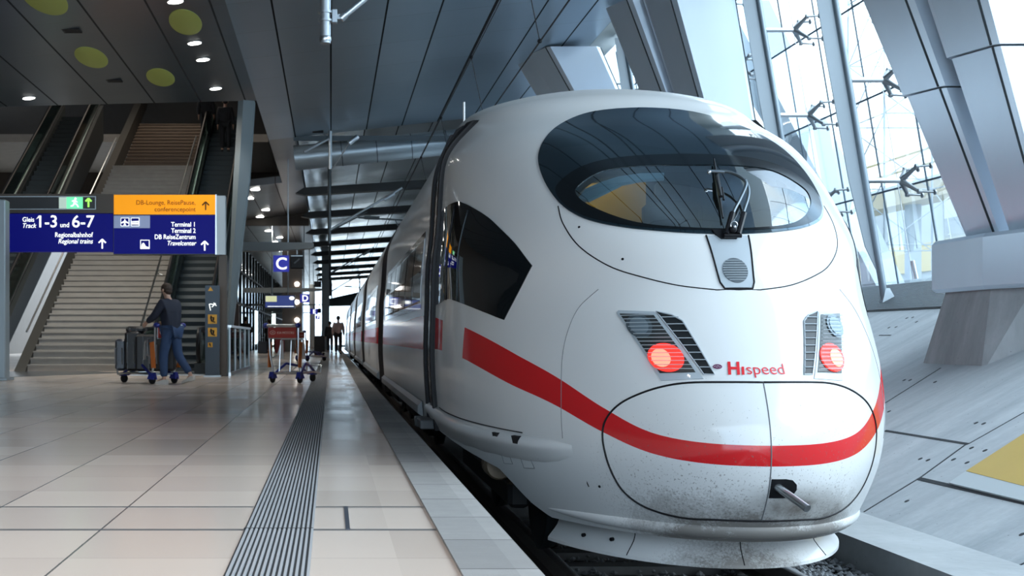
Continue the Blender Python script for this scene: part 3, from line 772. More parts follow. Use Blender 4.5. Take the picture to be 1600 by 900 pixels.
# windshield: black border ring and clear pane
ws = patch('windshield', windshield, UZ, .007, BLUEBLACK, train, .05, .05, holes=clear)
frL = uzs([(1135, 243), (1060, 242), (1000, 244), (950, 249), (906, 261), (874, 284), (866, 300), (882, 321), (908, 337), (940, 346), (990, 355), (1060, 360), (1130, 362)])
frL[0] = (0, frL[0][1])
frm = smooth_poly(frL[:-1]+[(0, frL[-1][1])]+[(-u, z) for u, z in reversed(frL[1:-1])], 2)
fm_ = mat('frit_black', (.006, .008, .010), .25); cap_gloss(fm_, .12, .25, .02)
patch('black_border', frm, UZ, .0085, fm_, ws, .05, .004, holes=clear)
patch('clear_pane', shrink(clear, -.012), UZ, .004, GLASSW, ws, .05, 0)
# cab side windows
cw = [hit(*p) for p in [(712, 316), (726, 318), (740, 325), (758, 336), (775, 350), (805, 380), (832, 415), (823, 432), (806, 465), (788, 500), (750, 485), (720, 473), (700, 467)]]
cwp = catmull([(3.74, 1.84)]+[(h[1], h[2]) for h in cw[:7]], 4)+catmull([(h[1], h[2]) for h in cw[6:10]], 3)[1:]+catmull([(h[1], h[2]) for h in cw[9:]]+[(3.3, 1.075), (3.74, 1.07)], 3)[1:]
for side in (-1, 1):
    w_ = patch('cab_side_window', cwp, lambda s, z, off=0, sd=side: SZ(s, z, sd, off), .006, BGLASS, train, .05, .03)
    # frame of the inner opening pane
    q = [(1.75, 1.36), (2.25, 1.60), (2.45, 1.25), (2.0, 1.02)]
    fr_p = [(3.0, 1.82), (2.98, 1.09)]
    seam([SZ(s, z, side, .008) for s, z in dens(fr_p, .05, False)], .008, 'pane_divider', BLACK, w_)
    seam([SZ(s, z, side, .008) for s, z in dens([(2.62, 1.74), (2.6, 1.07)], .05, False)], .004, 'pane_divider', DSTEEL, w_)
# black gasket / door bands
def ring_pts(s, z, side, off): return SZ(s, z, side, off)
def band_(name, sa, sb, off, m, parent, z0=None, z1=None):
    V = []; Fc = []; zs = []
    zmax = z1 or (np.interp(sb, [fs0(q) for q in np.linspace(.3, 3.12, 200)], np.linspace(.3, 3.12, 200))-.0)
    zlo = z0 if z0 is not None else zbot((sa+sb)/2)
    seq = [(-1, zlo+(zmax-zlo)*k/70) for k in range(71)]+[(1, zmax-(zmax-zlo)*k/70) for k in range(71)]
    for sd, z in seq:
        for s in (sa, sb): V.append(tuple(SZ(max(s, fs0(z)+.0005), z, sd, off)))
        for s in (sb, sa): V.append(tuple(SZ(max(s, fs0(z)+.0005), z, sd, off-.03)))
    n = len(seq)
    for i in range(n-1):
        for a in range(4):
            b_ = (a+1) % 4; Fc.append((4*i+a, 4*i+b_, 4*i+4+b_, 4*i+4+a))
    me = bpy.data.meshes.new(name); me.from_pydata(V, [], Fc)
    bm = bmesh.new(); bm.from_mesh(me); bmesh.ops.recalc_face_normals(bm, faces=bm.faces); bm.to_mesh(me); bm.free()
    o = link(name, me, m, parent, True); me.set_sharp_from_angle(angle=math.radians(40)); return o
DKG = mat('dark_gloss', (.03, .035, .04), .3); cap_gloss(DKG, .15, .3, .03)
bz = band_('gangway_gasket', 3.78, 4.66, .012, BLACK, train, z1=2.58)
band_('gasket_rib', 3.80, 3.92, .034, BLACK, bz, z1=2.58)
band_('gasket_rib', 4.02, 4.22, .024, DKG, bz, z1=2.58)
band_('gasket_rib', 4.50, 4.64, .034, BLACK, bz, z1=2.58)
# panel seams on the nose: cowl line, hatch outline, centre split, cheek seam
def side_uz(L): return [(-u, z) for u, z in L]
cowl = catmull([(h[0], h[2]) for h in (hit(*p) for p in [(872, 322), (880, 350), (905, 385), (950, 415), (1000, 432), (1060, 446), (1120, 453)])])
cowl = cowl+[(0, 1.077)]+[(-u, z) for u, z in reversed(cowl)]
seam([UZ(u, z, -.001) for u, z in cowl], .0045, 'cowl_seam', BLACK, train)
hl = [(h[0], h[2]) for h in (hit(*p) for p in [(1192, 598), (1130, 597), (1075, 598), (1035, 604), (1000, 615), (970, 630), (950, 650), (942, 672), (944, 700), (954, 733), (972, 765), (1000, 788), (1035, 802), (1075, 810), (1120, 812), (1185, 812)])]
hl[0] = (0, hl[1][1]-.0); hl[-1] = (0, hl[-2][1])
hatch = catmull(hl, 5); hatch = hatch[:-1]+[(-u, z) for u, z in reversed(hatch)]
seam([UZ(u, z, .0) for u, z in hatch], .0065, 'coupler_hatch_seam', BLACK, train)
seam([UZ(0, z, .0) for z in np.linspace(hl[0][1], hl[-1][1], 40)], .0035, 'hatch_centre_seam', mat('seam_grey', (.16, .17, .18), .5), train)
chk = catmull([(h[0], h[2]) for h in (hit(*p) for p in [(935, 452), (905, 480), (888, 515), (879, 555), (877, 600), (877, 650), (879, 685)])])
for sd in (1, -1): seam([UZ(u*sd, z, 0) for u, z in chk], .0025, 'cheek_seam', MATS['seam_grey'], train)
# lip roll below the hatch and lower skirt plough
def plan(u_frac, d):  # skirt plan curve, returns x,y ; d = outward offset
    a = u_frac; W_, L_, s_ = 1.07, 2.15, .50
    x, y = W_*math.sin(a), s_+L_*(1-math.cos(a)); n = Vector((math.sin(a)/W_, -math.cos(a)/L_)).normalized()
    return Vector((XC+x+n.x*d, TY+y+n.y*d, 0))
def sweep(prof, a0, a1, n=48):
    rings = []
    for k in range(n+1):
        a = a0+(a1-a0)*k/n; rings.append([plan(a, d)+Vector((0, 0, z)) for d, z in prof])
    return MB().loft(rings)
amax = 1.02
amax = 1.02
skp = [(-.03, -.325), (-.05, -.350), (-.050, -.38), (-.038, -.41), (-.015, -.44), (.012, -.47), (.030, -.492), (.030, -.512), (.0, -.518), (-.08, -.44), (-.12, -.33)]
sk = sweep(skp, -amax, amax).build('lower_skirt', mp_, train, 'auto'); set_uv(sk.data)
rings = []
for u in np.linspace(-1.0, 1.0, 61):
    k = 1-abs(u)**6*.9; rings.append([UZ(u, -.272+.036*math.sin(a)*k-.004, (.030*math.cos(a)+.004)*k-.006) for a in np.linspace(pi*.62, -pi*.62, 10)]+[UZ(u, -.275, -.04)])
ro = MB().loft(rings).build('lip_roll', mp_, train, 'auto'); set_uv(ro.data)
for a in (-.0, -.56, .56):
    seam([plan(a, d+.001)+Vector((0, 0, z)) for d, z in skp[:7]], .003, 'skirt_joint', BLACK, sk)
for a, z in ((-.82, -.43), (-.66, -.42)):
    p = plan(a, -.01); MB().disc((p.x, p.y, z), (p.x-XC, -.5, 0), .012, .02).build('bolt_hole', BLACK, sk)
# coupler opening with rod
ho = [hit(1208, 751), hit(1240, 752), hit(1246, 765), hit(1238, 779), hit(1208, 779)]
hp_ = [(.006, .045), (.085, .045), (.125, .038), (.152, .012), (.156, -.018), (.14, -.045), (.10, -.062), (.006, -.062)]
patch('coupler_opening', hp_, UZ, .003, BLACK, train, .03, 0)
MB().tube((XC+.030, TY+.10, .016), (XC+.138, TY-.12, -.092), .0215, n=16).build('uncoupling_rod', CHROME, train, 'auto')
# front ventilation panel under the windshield
pn = [(-.118, 1.42), (-.075, 1.115), (-.055, 1.085), (.055, 1.085), (.085, 1.115), (.118, 1.42)]
pn = [(-.125, wsz0-.01), (-.098, 1.12), (-.080, 1.083), (.080, 1.083), (.098, 1.12), (.125, wsz0-.01)]
pnl = patch('vent_panel', pn, UZ, .004, GREYP, train, .03, .01)
seam([UZ(u, z, .004) for u, z in dens(pn[:6], .03, False)], .0055, 'panel_gasket', BLACK, pnl)
circ = [(.0+.072*math.cos(a), 1.19+.074*math.sin(a)) for a in np.linspace(0, 2*pi, 28, endpoint=False)]
vg = patch('vent_grille', circ, UZ, .008, mat('grille_dark', (.08, .1, .115), .5), pnl, .03, .008)
gs = MB()
for k in range(9):
    z = 1.19-.058+k*.0145; w = math.sqrt(max(.072**2-(z-1.19)**2*.95, 0)); gs.path([UZ(-w+2*w*i/6, z, .010) for i in range(7)], .0022, 6)
gs.build('grille_slat', GREYP, vg)
# wiper: mount plate, two arms, blade
mpz = wsz0
mpl = patch('wiper_mount', [(-.085, mpz+.02), (.085, mpz+.02), (.075, mpz-.005), (.045, mpz-.035), (-.045, mpz-.035), (-.075, mpz-.005)], UZ, .016, BLACK, train, .03, .014)
def H3(px, py, off): h = hit(px, py); return PT(*h, off)
wip = train
def armpts(P, off): return [H3(x, y, o_) for (x, y), o_ in zip(P, off)]
a1 = [(1136, 364), (1143, 342), (1150, 330), (1158, 312), (1157, 303), (1146, 293), (1130, 286), (1106, 283)]
a2 = [(1152, 364), (1158, 342), (1163, 325), (1163, 313), (1158, 300)]
wa = MB().path([Vector(p) for p in catmull([tuple(v) for v in armpts(a1, [.04, .055, .075, .09, .09, .085, .08, .07])], 5)], .0095, 10).build('wiper_arm', mat('wiper_metal', (.16, .19, .21), .3, .7), train, True)
MB().path([Vector(p) for p in catmull([tuple(v) for v in armpts(a2, [.04, .055, .07, .08, .085])], 5)], .0095, 10).build('wiper_arm', mat('wiper_metal', (.16, .19, .21), .3, .7), train, True)
mh = MB()
for pa, pb in (((1133, 372), (1141, 345)), ((1151, 372), (1158, 345))):
    p, q = H3(*pa, .03), H3(*pb, .055); mh.path([p, q], .018, 8)
c_ = H3(1142, 368, .05); mh.ball(c_, .024, 14, 8); mh.path([H3(1130, 374, .03), H3(1156, 374, .03)], .012, 8)
mh.build('wiper_hinge', BLACK, mpl, 'auto')
mh = MB(); mh.path([H3(1142, 366, .075)+Vector((.02*math.cos(a), 0, .02*math.sin(a))) for a in np.linspace(0, 2*pi, 18, endpoint=False)], .0025, 6, True); mh.ball(H3(1143, 368, .07), .010); mh.build('hinge_cap', CHROME, mpl, 'auto')
bl_ = MB(); bl_.path([H3(1114, 255, .03), H3(1116, 270, .035), H3(1120, 300, .035), H3(1128, 347, .03)], [.006, .008, .010, .006], 8)
bl_.path([H3(1117, 279, .045), H3(1119, 300, .06), H3(1124, 318, .05)], [.012, .015, .010], 8); bl_.path([H3(1126, 302, .04), H3(1129, 320, .035)], .007, 6)
blo = bl_.build('wiper_blade', BLACK, train, 'auto')
MB().ball(H3(1105, 285, .07), .013).path([H3(1103, 283, .07), H3(1128, 286, .075)], .009, 8).build('blade_pivot', CHROME, blo, 'auto')

# head / tail lights with slatted covers
LT = [(-.655, .955), (-.64, .962), (-.475, .950), (-.265, .575), (-.50, .557)]
LT = [(-.66, .945), (-.648, .962), (-.475, .950), (-.303, .575), (-.505, .560)]
VT = [(-.466, .952), (-.39, .93), (-.345, .895), (-.245, .598), (-.298, .598)]
RED_L = mat('tail_lamp_red', (.7, .02, .015), .15, emit=(1, .04, .03), estr=.75); HOT = mat('tail_lamp_core', (1, .3, .2), .2, emit=(1, .16, .10), estr=1.2)
for sd in (-1, 1):
    fl = lambda L: [(-sd*u, z) for u, z in L] if sd > 0 else L
    hlp = patch('tail_light', fl(LT), UZ, .005, GREYP, train, .03, .02)
    inner = [(-.645, .94), (-.482, .932), (-.335, .608), (-.505, .600)]
    inn = patch('lamp_recess', fl(inner), UZ, .008, mat('recess_dark', (.055, .06, .06), .25, .4), hlp, .03, .004)
    def disc2(u, z, ru, rz_, off, nm, m, par):
        return patch(nm, [((u if sd < 0 else -u)+ru*math.cos(a), z+rz_*math.sin(a)) for a in np.linspace(0, 2*pi, 26, endpoint=False)], UZ, off, m, par, .03, .012)
    hd = disc2(-.560, .865, .062, .068, .014, 'headlamp_lens', mat('lens_grey', (.16, .20, .23), .08, .6), inn)
    disc2(-.560, .865, .045, .050, .017, 'lens_bulb', mat('lens_inner', (.26, .33, .38), .15, .5), hd)
    rd = disc2(-.462, .685, .085, .078, .016, 'tail_lamp', RED_L, inn)
    disc2(-.485, .680, .045, .050, .019, 'lamp_core', HOT, rd)
    sl = MB()
    for k in range(15):
        z = .618+k*.0215; ua = -.645+(.94-z)/.34*.14; ub = -.482+(.932-z)/.324*.147
        sl.path([UZ((u if sd < 0 else -u), z, .026) for u in np.linspace(ua, ub, 6)], .0022, 5)
    sl.build('light_slat', GREYP, hlp)
    vt = patch('side_vent', fl(VT), UZ, .004, mat('vent_black', (.008, .01, .012), .5), train, .03, .01)
    sl = MB()
    for k in range(8):
        z = .635+k*.040; t = (z-.598)/.354; ua = -.298-.168*t; ub = -.245-.10*min(t/.84, 1)-(.045*(t-.84)/.16 if t > .84 else 0)
        sl.path([UZ((u if sd < 0 else -u), z, .009) for u in np.linspace(ua, ub, 4)], .0028, 5)
    P_ = VT if sd < 0 else [(-u, z) for u, z in VT]
    sl.path([UZ(u, z, .005) for u, z in dens(P_, .03)], .004, 5, True)
    sl.build('vent_slat', GREYP, vt)
# lettering on the nose
def on_nose(me, name, m, u0, z0, parent, off=.0045, xs=1, ys=1):
    for v in me.vertices:
        u = u0+v.co.x*xs; z = z0+v.co.y*ys; p = UZ(u, z, off+v.co.z); v.co = p
    me.materials.clear(); return link(name, me, m, parent)
MRED = mat('logo_red', (.72, .03, .04), .35); MPUR = mat('logo_purple', (.16, .01, .09), .35)
on_nose(text('H', .094, None, None, None, off=.0030, ext=.0004, raw=True, shear=.14), 'lettering', MRED, -.180, .600, train)
on_nose(text('ı', .083, None, None, None, off=.0030, ext=.0004, raw=True, shear=.14), 'lettering', MRED, -.108, .600, train)
on_nose(text('speed', .083, None, None, None, off=-.0006, ext=.0004, raw=True, space=1.0), 'lettering', MRED, -.082, .600, train, xs=1.12)
lg = []
for k in range(24):
    a = 2*pi*k/24; lg.append(UZ(-.222+.020*math.cos(a), .640+.0095*math.sin(a), .005))
lm = MB().path(lg, .0032, 6, True); lm.path([UZ(u, z, .005) for u, z in ((-.236, .636), (-.228, .643), (-.222, .640), (-.216, .637), (-.208, .644))], .0025, 6)
lm.build('operator_emblem', MPUR, train, True)
# small marks and hooks on the hull
for px, py in ((905, 355), (973, 405), (937, 760)): p = H3(px, py, .002); MB().disc(p, nrm(*hit(px, py)), .008, .006, 10).build('cover_cap', BLACK, train)
h_ = hit(918, 755); MB().loft([[PT(*h_, .002)+Vector((-.004, 0, .02)), PT(*h_, .002)+Vector((.004, 0, .02)), PT(*h_, .006)], [PT(*h_, .002)+Vector((.012, 0, -.02)), PT(*h_, .002)+Vector((.02, 0, -.02)), PT(*h_, .006)+Vector((.01, 0, -.02))]]).build('tow_mark', BLACK, train)
# sill moulding (access step) along both flanks
def mold(side):
    st = [(4.6, .185, .05), (3.6, .175, .055), (3.0, .165, .055), (2.6, .155, .045), (2.3, .150, .001)] if side > 0 else [(4.6, .185, .05), (3.6, .175, .055), (3.0, .165, .055), (2.5, .155, .055), (2.0, .150, .055), (1.6, .143, .05), (1.3, .140, .045), (1.1, .142, .040), (.95, .143, .028), (.86, .144, .012), (.80, .145, .001)]
    rings = []
    for s, z, w in st:
        r = []
        k = (w/.055)
        for dz, d in ((.058, -.004), (.052, .012), (.040, .034), (.018, .050), (.0, .055), (-.02, .052), (-.05, .036), (-.09, .018), (-.13, .003), (-.14, -.004)):
            r.append(SZ(s, max(z+dz*(.35+.65*k), zbot(s)+.004), side, d*k if d > 0 else d))
        r.append(SZ(s, z, side, -.03)); rings.append(r)
    return MB().loft(rings)
for sd in (-1, 1):
    mo = mold(sd).build('sill_moulding', WHITE, train, 'auto')
    seam([SZ(s, z+.058, sd, .001) for s, z in dens([(3.6, .178), (2.5, .158)]+([(1.3, .142)] if sd < 0 else []), .1, False)], .004, 'sill_seam', BLACK, mo)
    if sd > 0: continue
    for s in (1.62, 1.98, 2.5):
        pass
    for s, z in ((1.33, .155), (1.62, .155)):
        p = MB(); c0 = SZ(s, z, sd, .05); p.loft([[SZ(s+a, z+b_, sd, .052-abs(b_)*.3) for a, b_ in ((-.045, .028), (.045, .028), (.03, -.018), (-.03, -.018))], [SZ(s+a, z+b_, sd, .02) for a, b_ in ((-.045, .028), (.045, .028), (.03, -.018), (-.03, -.018))]])
        p.build('jack_point', BLACK, mo)
        seam([SZ(a, b_, sd, .002) for a, b_ in dens([(s-.06, .10), (s-.09, -.02), (s+.05, -.03), (s+.06, .10)], .04, False)], .002, 'access_flap', MATS['seam_grey'], train)
    for s, z in ((1.15, .06), (1.52, .05), (2.05, .06), (2.18, .06), (2.6, .10), (2.9, .10)):
        p = SZ(s, z, sd, .004); MB().disc(p, nrm(sd*u_of(s, z), s, z), .012, .008, 10).build('flank_bolt', STEEL, train)
# roof antenna
MB().tube((1.456, 14.0, 2.93), (1.456, 14.0, 3.38), .012, n=8).tube((1.456, 14.0, 3.0), (1.456, 14.0, 3.06), .024, n=10).tube((1.456, 14.0, 3.12), (1.456, 14.0, 3.15), .02, n=10).build('antenna', WHITE, train, 'auto')
# black roof fairing seen before the antenna
# ---- following coach bodies
prof = [(fW(z), z) for z in list(np.linspace(.04, 2.2, 30))+list(np.linspace(2.25, 3.125, 26))]
def coach(y0, y1, n_win, wy0, wy1, name='coach_body', body=True):
    m = MB(); sec = [(-w, z) for w, z in prof]+[(w, z) for w, z in reversed(prof)]
    if body:
        ys = [y0, y0+.04]+[y0+(y1-y0)*k/6 for k in range(1, 6)]+[y1-.04, y1]; rings = []
        for i, y in enumerate(ys):
            k = .985 if i in (0, len(ys)-1) else 1
            rings.append([(XC+u*k, y, (z-1.2)*k+1.2) for u, z in sec])
        o = m.loft(rings).build(name, mp_, train, 'auto'); set_uv(o.data)
    for sd in (-1, 1):
        st = MB(); st.loft([[(XC+sd*(1.46), y, .04), (XC+sd*1.515, y, .075), (XC+sd*1.515, y, .15), (XC+sd*1.475, y, .19)] for y in (y0+.1, y1-.1)])
        st.build('sill_moulding', mat('sill_grey', (.22, .235, .245), .4), train)
        L_ = (wy1-wy0)/n_win
        bnd = MB(); bnd.loft([[(XC+sd*(fW(z)-.02), y, z) for z in (1.08,)]+[(XC+sd*(fW(z)+.004), y, z) for z in (1.08, 1.3, 1.6, 1.83)]+[(XC+sd*(fW(1.83)-.02), y, 1.83)] for y in (wy0, wy1)])
        wb = bnd.build('window_band', mat('band_glass', (.01, .012, .014), .07, coat=.4), train)
        for k in range(n_win):
            a, b_ = wy0+L_*k+.06, wy0+L_*(k+1)-.06
            p = MB(); p.loft([[(XC+sd*(fW(z)+d), y, z) for z, d in ((1.14, .004), (1.16, .012), (1.45, .013), (1.75, .012), (1.77, .004))] for y in (a, b_)])
            p.build('window_pane', BGLASS, wb)
        ub = MB(); ub.cbox(XC-1.2, XC+1.2, y0+4, y1-4, -.45, .0, .1) if sd == 1 else None
        if sd == 1: ub.build('underfloor_fairing', DARK, train)
coach(12.2, 21.2, 6, 12.3, 20.3, body=False)
gy = [(21.2, 23.2), (33.2, 35.2), (45.2, 47.2), (57.2, 59.2), (69.2, 71.2), (81.2, 83.2)]
for i in range(5):
    a, b_ = gy[i]; m = MB()
    def rg(y, k): return [(XC+u*k, y, max((z-1.2)*k+1.2, .04)) for u, z in [(-w, z) for w, z in prof]+[(w, z) for w, z in reversed(prof)]]
    m.loft([rg(a, .97), rg(a+.1, 1.005), rg(a+.35, 1.005), rg(a+.5, .95), rg(b_-.5, .95), rg(b_-.35, 1.005), rg(b_-.1, 1.005), rg(b_, .97)])
    m.build('gangway_gasket', BLACK, train, 'auto')
    coach(b_, gy[i+1][0], 6, b_+1.6, gy[i+1][0]-1.6)
# bogies and running gear
def bogie(y):
    b1 = MB()
    for sx in (-1, 1):
        b1.cbox(XC+sx*1.0-.08, XC+sx*1.0+.08, y-1.6, y+1.6, -.42, -.22, .03)
    b1.cbox(XC-1.0, XC+1.0, y-.25, y+.25, -.45, -.2, .03)
    bo = b1.build('bogie', DARK, train)
    for dy in (-1.2, 1.2):
        for sx in (-.75, .75):
            MB().lathe([(.10, -.07), (.43, -.07), (.46, -.06), (.46, -.03), (.44, .05), (.40, .065), (.1, .07)], (XC+sx, y+dy, -.31), 'X', 28).build('wheel', DSTEEL, bo, 'auto')
        MB().tube((XC-1.0, y+dy, -.31), (XC+1.0, y+dy, -.31), .08).build('axle', DARK, bo)
    for sx in (-1, 1):
        MB().lathe([(.02, -.12), (.085, -.12), (.10, -.10), (.10, -.01), (.085, .0), (.085, .02), (.10, .03), (.10, .12), (.04, .13)], (XC+sx*1.18, y-1.75, -.09), 'Y', 18).build('damper', mat('damper_brown', (.17, .13, .09), .5, .3), bo, 'auto')
        MB().tube((XC+sx*1.18, y-1.65, -.1), (XC+sx*1.0, y-1.2, -.25), .04).build('damper_link', DARK, bo)
for y in (10.75, 20.0, 26.0, 44.0): bogie(y)
MB().cbox(.76, 1.3, 10.9, 11.35, .02, .10, .01).cbox(.76, 1.3, 11.5, 11.7, .0, .09, .01).build('step_bracket', mat('step_dark', (.09, .095, .10), .6), train)
MB().box(XC-.95, XC+.95, 8.4, 90, -.12, .06).build('floor_frame', DARK, train)
# cab interior seen through the clear pane
ci = MB(); ci.loft([[(XC-1.12, y, .95), (XC+1.12, y, .95), (XC+1.2, y, 1.6), (XC+1.0, y, 2.25), (XC-1.0, y, 2.25), (XC-1.2, y, 1.6)] for y in (TY+3.05, TY+3.12)])
ci.build('cab_rear_wall', mat('cab_grey', (.02, .028, .034), .6), train)
MB().prism([(XC-.62, TY+2.95, 1.55), (XC+.05, TY+2.95, 1.55), (XC+.05, TY+2.95, 2.02), (XC-.62, TY+2.95, 1.95)], (0, .04, 0)).build('cab_yellow_light_panel', mat('cab_yellow_light', (.75, .42, .07), .5), train)  # added panel; its ochre paints in the yellow light caught in the windshield
MB().loft([[(XC-1.0, TY+1.45, 1.30), (XC+1.0, TY+1.45, 1.30), (XC+1.0, TY+1.45, 1.05), (XC-1.0, TY+1.45, 1.05)], [(XC-1.15, TY+2.2, 1.42), (XC+1.15, TY+2.2, 1.42), (XC+1.15, TY+2.2, 1.0), (XC-1.15, TY+2.2, 1.0)]]).build('dashboard', mat('dash_grey', (.07, .10, .115), .6), train)
def seat(x):
    m = MB(); m.cbox(x-.24, x+.24, TY+2.45, TY+2.9, 1.15, 1.3, .04); m.cbox(x-.22, x+.22, TY+2.78, TY+2.92, 1.3, 1.82, .04); m.cbox(x-.13, x+.13, TY+2.78, TY+2.9, 1.84, 1.98, .03)
    m.build('driver_seat', mat('seat_dark', (.03, .035, .04), .8), train, 'auto')
seat(XC+.22)
MB().box(XC-.50, XC-.44, TY+2.8, TY+2.86, 1.3, 2.15).build('cab_post', BLACK, train)
vz = uzs([(900, 303), (912, 288), (935, 278), (965, 268), (1000, 263), (1038, 262), (1038, 270), (1000, 273), (970, 279), (948, 290), (915, 306)])
patch('sun_visor', vz, UZ, -.035, mat('visor_grey', (.75, .82, .86), .5), train, .04, .02)
MB().path([(XC+.62+.2*math.cos(a), TY+1.95, 1.55+.13*math.sin(a)) for a in np.linspace(.3, pi+.3, 14)], .012, 6).build('desk_handle', BLACK, train)
light('cab_fill', 'POINT', (XC-.4, TY+2.5, 2.05), 6, (1, .8, .5), .1)  # added fill to brighten the yellow panel; no lamp known in the cab

# rails, sleepers, ballast
for sx, lb in ((-1, 'steel rail on the platform side of the track under the train'), (1, 'steel rail on the embankment side of the track, showing below the train skirt')):
    x = XC+sx*.7525; pf = [(-.07, -.93), (.07, -.93), (.07, -.915), (.012, -.895), (.012, -.80), (.036, -.79), (.036, -.765), (.028, -.76), (-.028, -.76), (-.036, -.765), (-.036, -.79), (-.012, -.80), (-.012, -.895), (-.07, -.915)]
    single('rail', MB().loft([[(x+a, y, z) for a, z in pf] for y in (1, 100)]), mat('rail_steel', (.28, .26, .25), .35, .8), lb, 'rail', 'rails of the track', 'auto')
slp = None
for k in range(14):
    y = 4.2+k*.62
    if slp is None:
        slp = single('sleeper', MB().loft([[(XC-1.25, y_, -1.06), (XC+1.25, y_, -1.06), (XC+1.25, y2, -.93), (XC-1.25, y2, -.93)] for y_, y2 in ((4.07, 4.10), (4.33, 4.30))]), mat('sleeper_concrete', (.12, .12, .12), .8), 'concrete sleeper lying in the ballast beneath the rails', 'sleeper', 'sleepers in the dark track bed')
        o = slp
    else: o = slp.copy(); COL.objects.link(o); o.location = (0, y-4.2, 0)
rb = MB(); rr = random.Random(3)
def stone(x, y, z, r):
    pts = []
    for a, b_, c in ((1, 0, 0), (-1, 0, 0), (0, 1, 0), (0, -1, 0), (0, 0, 1), (0, 0, -1), (.7, .7, .3), (-.7, .6, -.2)):
        k = r*rr.uniform(.6, 1.15); pts.append((x+a*k, y+b_*k, z+c*k*.75))
    rb.add(pts, [(0, 6, 4), (6, 2, 4), (2, 7, 4), (7, 1, 4), (1, 3, 4), (3, 0, 4), (0, 5, 6), (6, 5, 2), (2, 5, 7), (7, 5, 1), (1, 5, 3), (3, 5, 0)])
for k in range(3600):
    x = rr.uniform(3.15, 3.93); y = rr.uniform(7.0, 12.5); stone(x, y, -.985+rr.uniform(0, .05)+max(0, (x-3.2)*.03), rr.uniform(.017, .036))
for k in range(1500):
    x = rr.uniform(.65, 3.05); y = rr.uniform(6.5, 11.5); stone(x, y, -.985+rr.uniform(0, .04), rr.uniform(.02, .036))
props(rb.build('ballast_stones', mat('ballast', (.17, .18, .19), .85, noise=.6, nscale=25)), 'loose grey ballast stones between the rail and the concrete curb', 'ballast', None, 'stuff')

# ------------------------------------------------------------------ CATENARY
def drop_post(y, zt, label, arms=True):
    r = thing('catenary_post', label, 'post', (-.06, y, 4.02), 0, 'steel posts hanging from the ceiling over the platform edge')
    MB().tube((-.06, y, 4.02), (-.06, y, zt-.008), .060, n=18).build('tube', STEEL, r, 'auto')
    MB().lathe([(.058, 0), (.064, .01), (.064, .05), (.058, .06)], (-.06, y, 4.04), 'Z', 18).build('end_ring', CHROME, r, 'auto')
    c = MB()
    for z in (4.27, 4.36): c.lathe([(.060, -.012), (.078, -.012), (.078, .012), (.060, .012)], (-.06, y, z), 'Z', 18)
    c.cbox(.01, .07, y-.04, y+.04, 4.24, 4.39, .008); c.cbox(.06, .13, y-.02, y+.02, 4.28, 4.34, .005); c.disc((.14, y, 4.31), (0, 1, 0), .03, .05, 14)
    c.build('clamp', STEEL, r, 'auto')
    MB().tube((.13, y, 4.31), (.85, y+.1, 4.93), .034, n=14).tube((.11, y, 4.29), (.16, y, 4.335), .042, n=14).build('diagonal_arm', CHROME, r, 'auto')
    return r
drop_post(14, cz(-.06), 'thick steel post hanging from the ceiling nearest the camera, with a clamp and diagonal arm')
for i, (y, lb) in enumerate(((42, 'long thin steel post hanging beyond the tube beam, its diagonal arm crossing dark beams'), (70, 'thin distant steel post hanging in line over the ribbed strip, third along'), (98, 'thinnest distant hanging post above the two walking people'))):
    r = thing('catenary_post', lb, 'post', (-.05, y, 4), 0, 'steel posts hanging from the ceiling over the platform edge')
    k = y/42
    MB().tube((-.05, y, 4.0 if i else 3.9), (-.05, y, 6.75), .055*(k**.3), n=12).build('tube', DSTEEL, r, 'auto')
    MB().tube((-.02, y, 4.35), (2.35, y+.2, 5.75), .04).tube((1.75, y+.15, 5.35), (2.1, y+.18, 5.56), .075).build('diagonal_arm', STEEL, r, 'auto')
    MB().tube((-.02, y, 4.3), (1.2, y+.1, 4.95), .02).tube((.9, y, 4.75), (2.6, y, 4.65), .03).tube((1.1, y, 4.75), (1.6, y, 4.73), .06).tube((2.1, y, 4.7), (2.35, y, 4.16), .018).build('registration_arm', DSTEEL, r, 'auto')
r = thing('ceiling_bracket_lamp', 'small silver floodlight on a thin arm under the tube beam', 'lamp', (.55, 36, 6.2))
MB().lathe([(.06, -.16), (.075, -.15), (.075, .12), (.06, .16)], (0, 0, 0), 'Z', 14).build('housing', CHROME, r, 'auto')
kids(r)[-1].rotation_euler = (0, .9, 0); kids(r)[-1].location = (.62, 35.2, 6.25); kids(r)[-1].matrix_parent_inverse = Matrix.Translation((-.55, -36, -6.2))
MB().tube((.5, 35.2, 6.15), (.02, 35.6, 5.45), .018, n=8).tube((-.02, 35.6, 5.5), (-.02, 35.6, 6.55), .05, n=10).tube((-.05, 35.6, 6.35), (-.75, 35.4, 5.95), .04, n=8).build('arm', STEEL, r, 'auto')
# wires
cat_ = thing('contact_wire', 'lower overhead contact wire running above the train roof', 'wire', (XC, 60, 4.13))
MB().path([(XC, -30, 4.13), (XC, 120, 4.13)], .010, 6).build('wire', BLACK, cat_)
ms = thing('messenger_wire', 'upper overhead carrying wire parallel to the contact wire', 'wire', (XC-.2, 60, 5.13))
MB().path([(XC-.2, -30, 5.13), (XC-.2, 120, 5.13)], .012, 6).build('wire', BLACK, ms)
MB().path([(XC-.16, -30, 5.01), (XC-.2, 19.6, 5.08), (XC-.2, 50, 5.12)], .007, 6).build('auxiliary_wire', BLACK, ms)
for y in (8.2, 14.4, 19.6, 25, 30.5):
    d = MB(); d.tube((XC-.2, y, 5.10), (XC, y, 4.14), .006, n=6); d.ball((XC-.2, y, 5.10), .03, 8, 6); d.ball((XC, y, 4.14), .028, 8, 6)
    d.build('dropper', BLACK, ms)

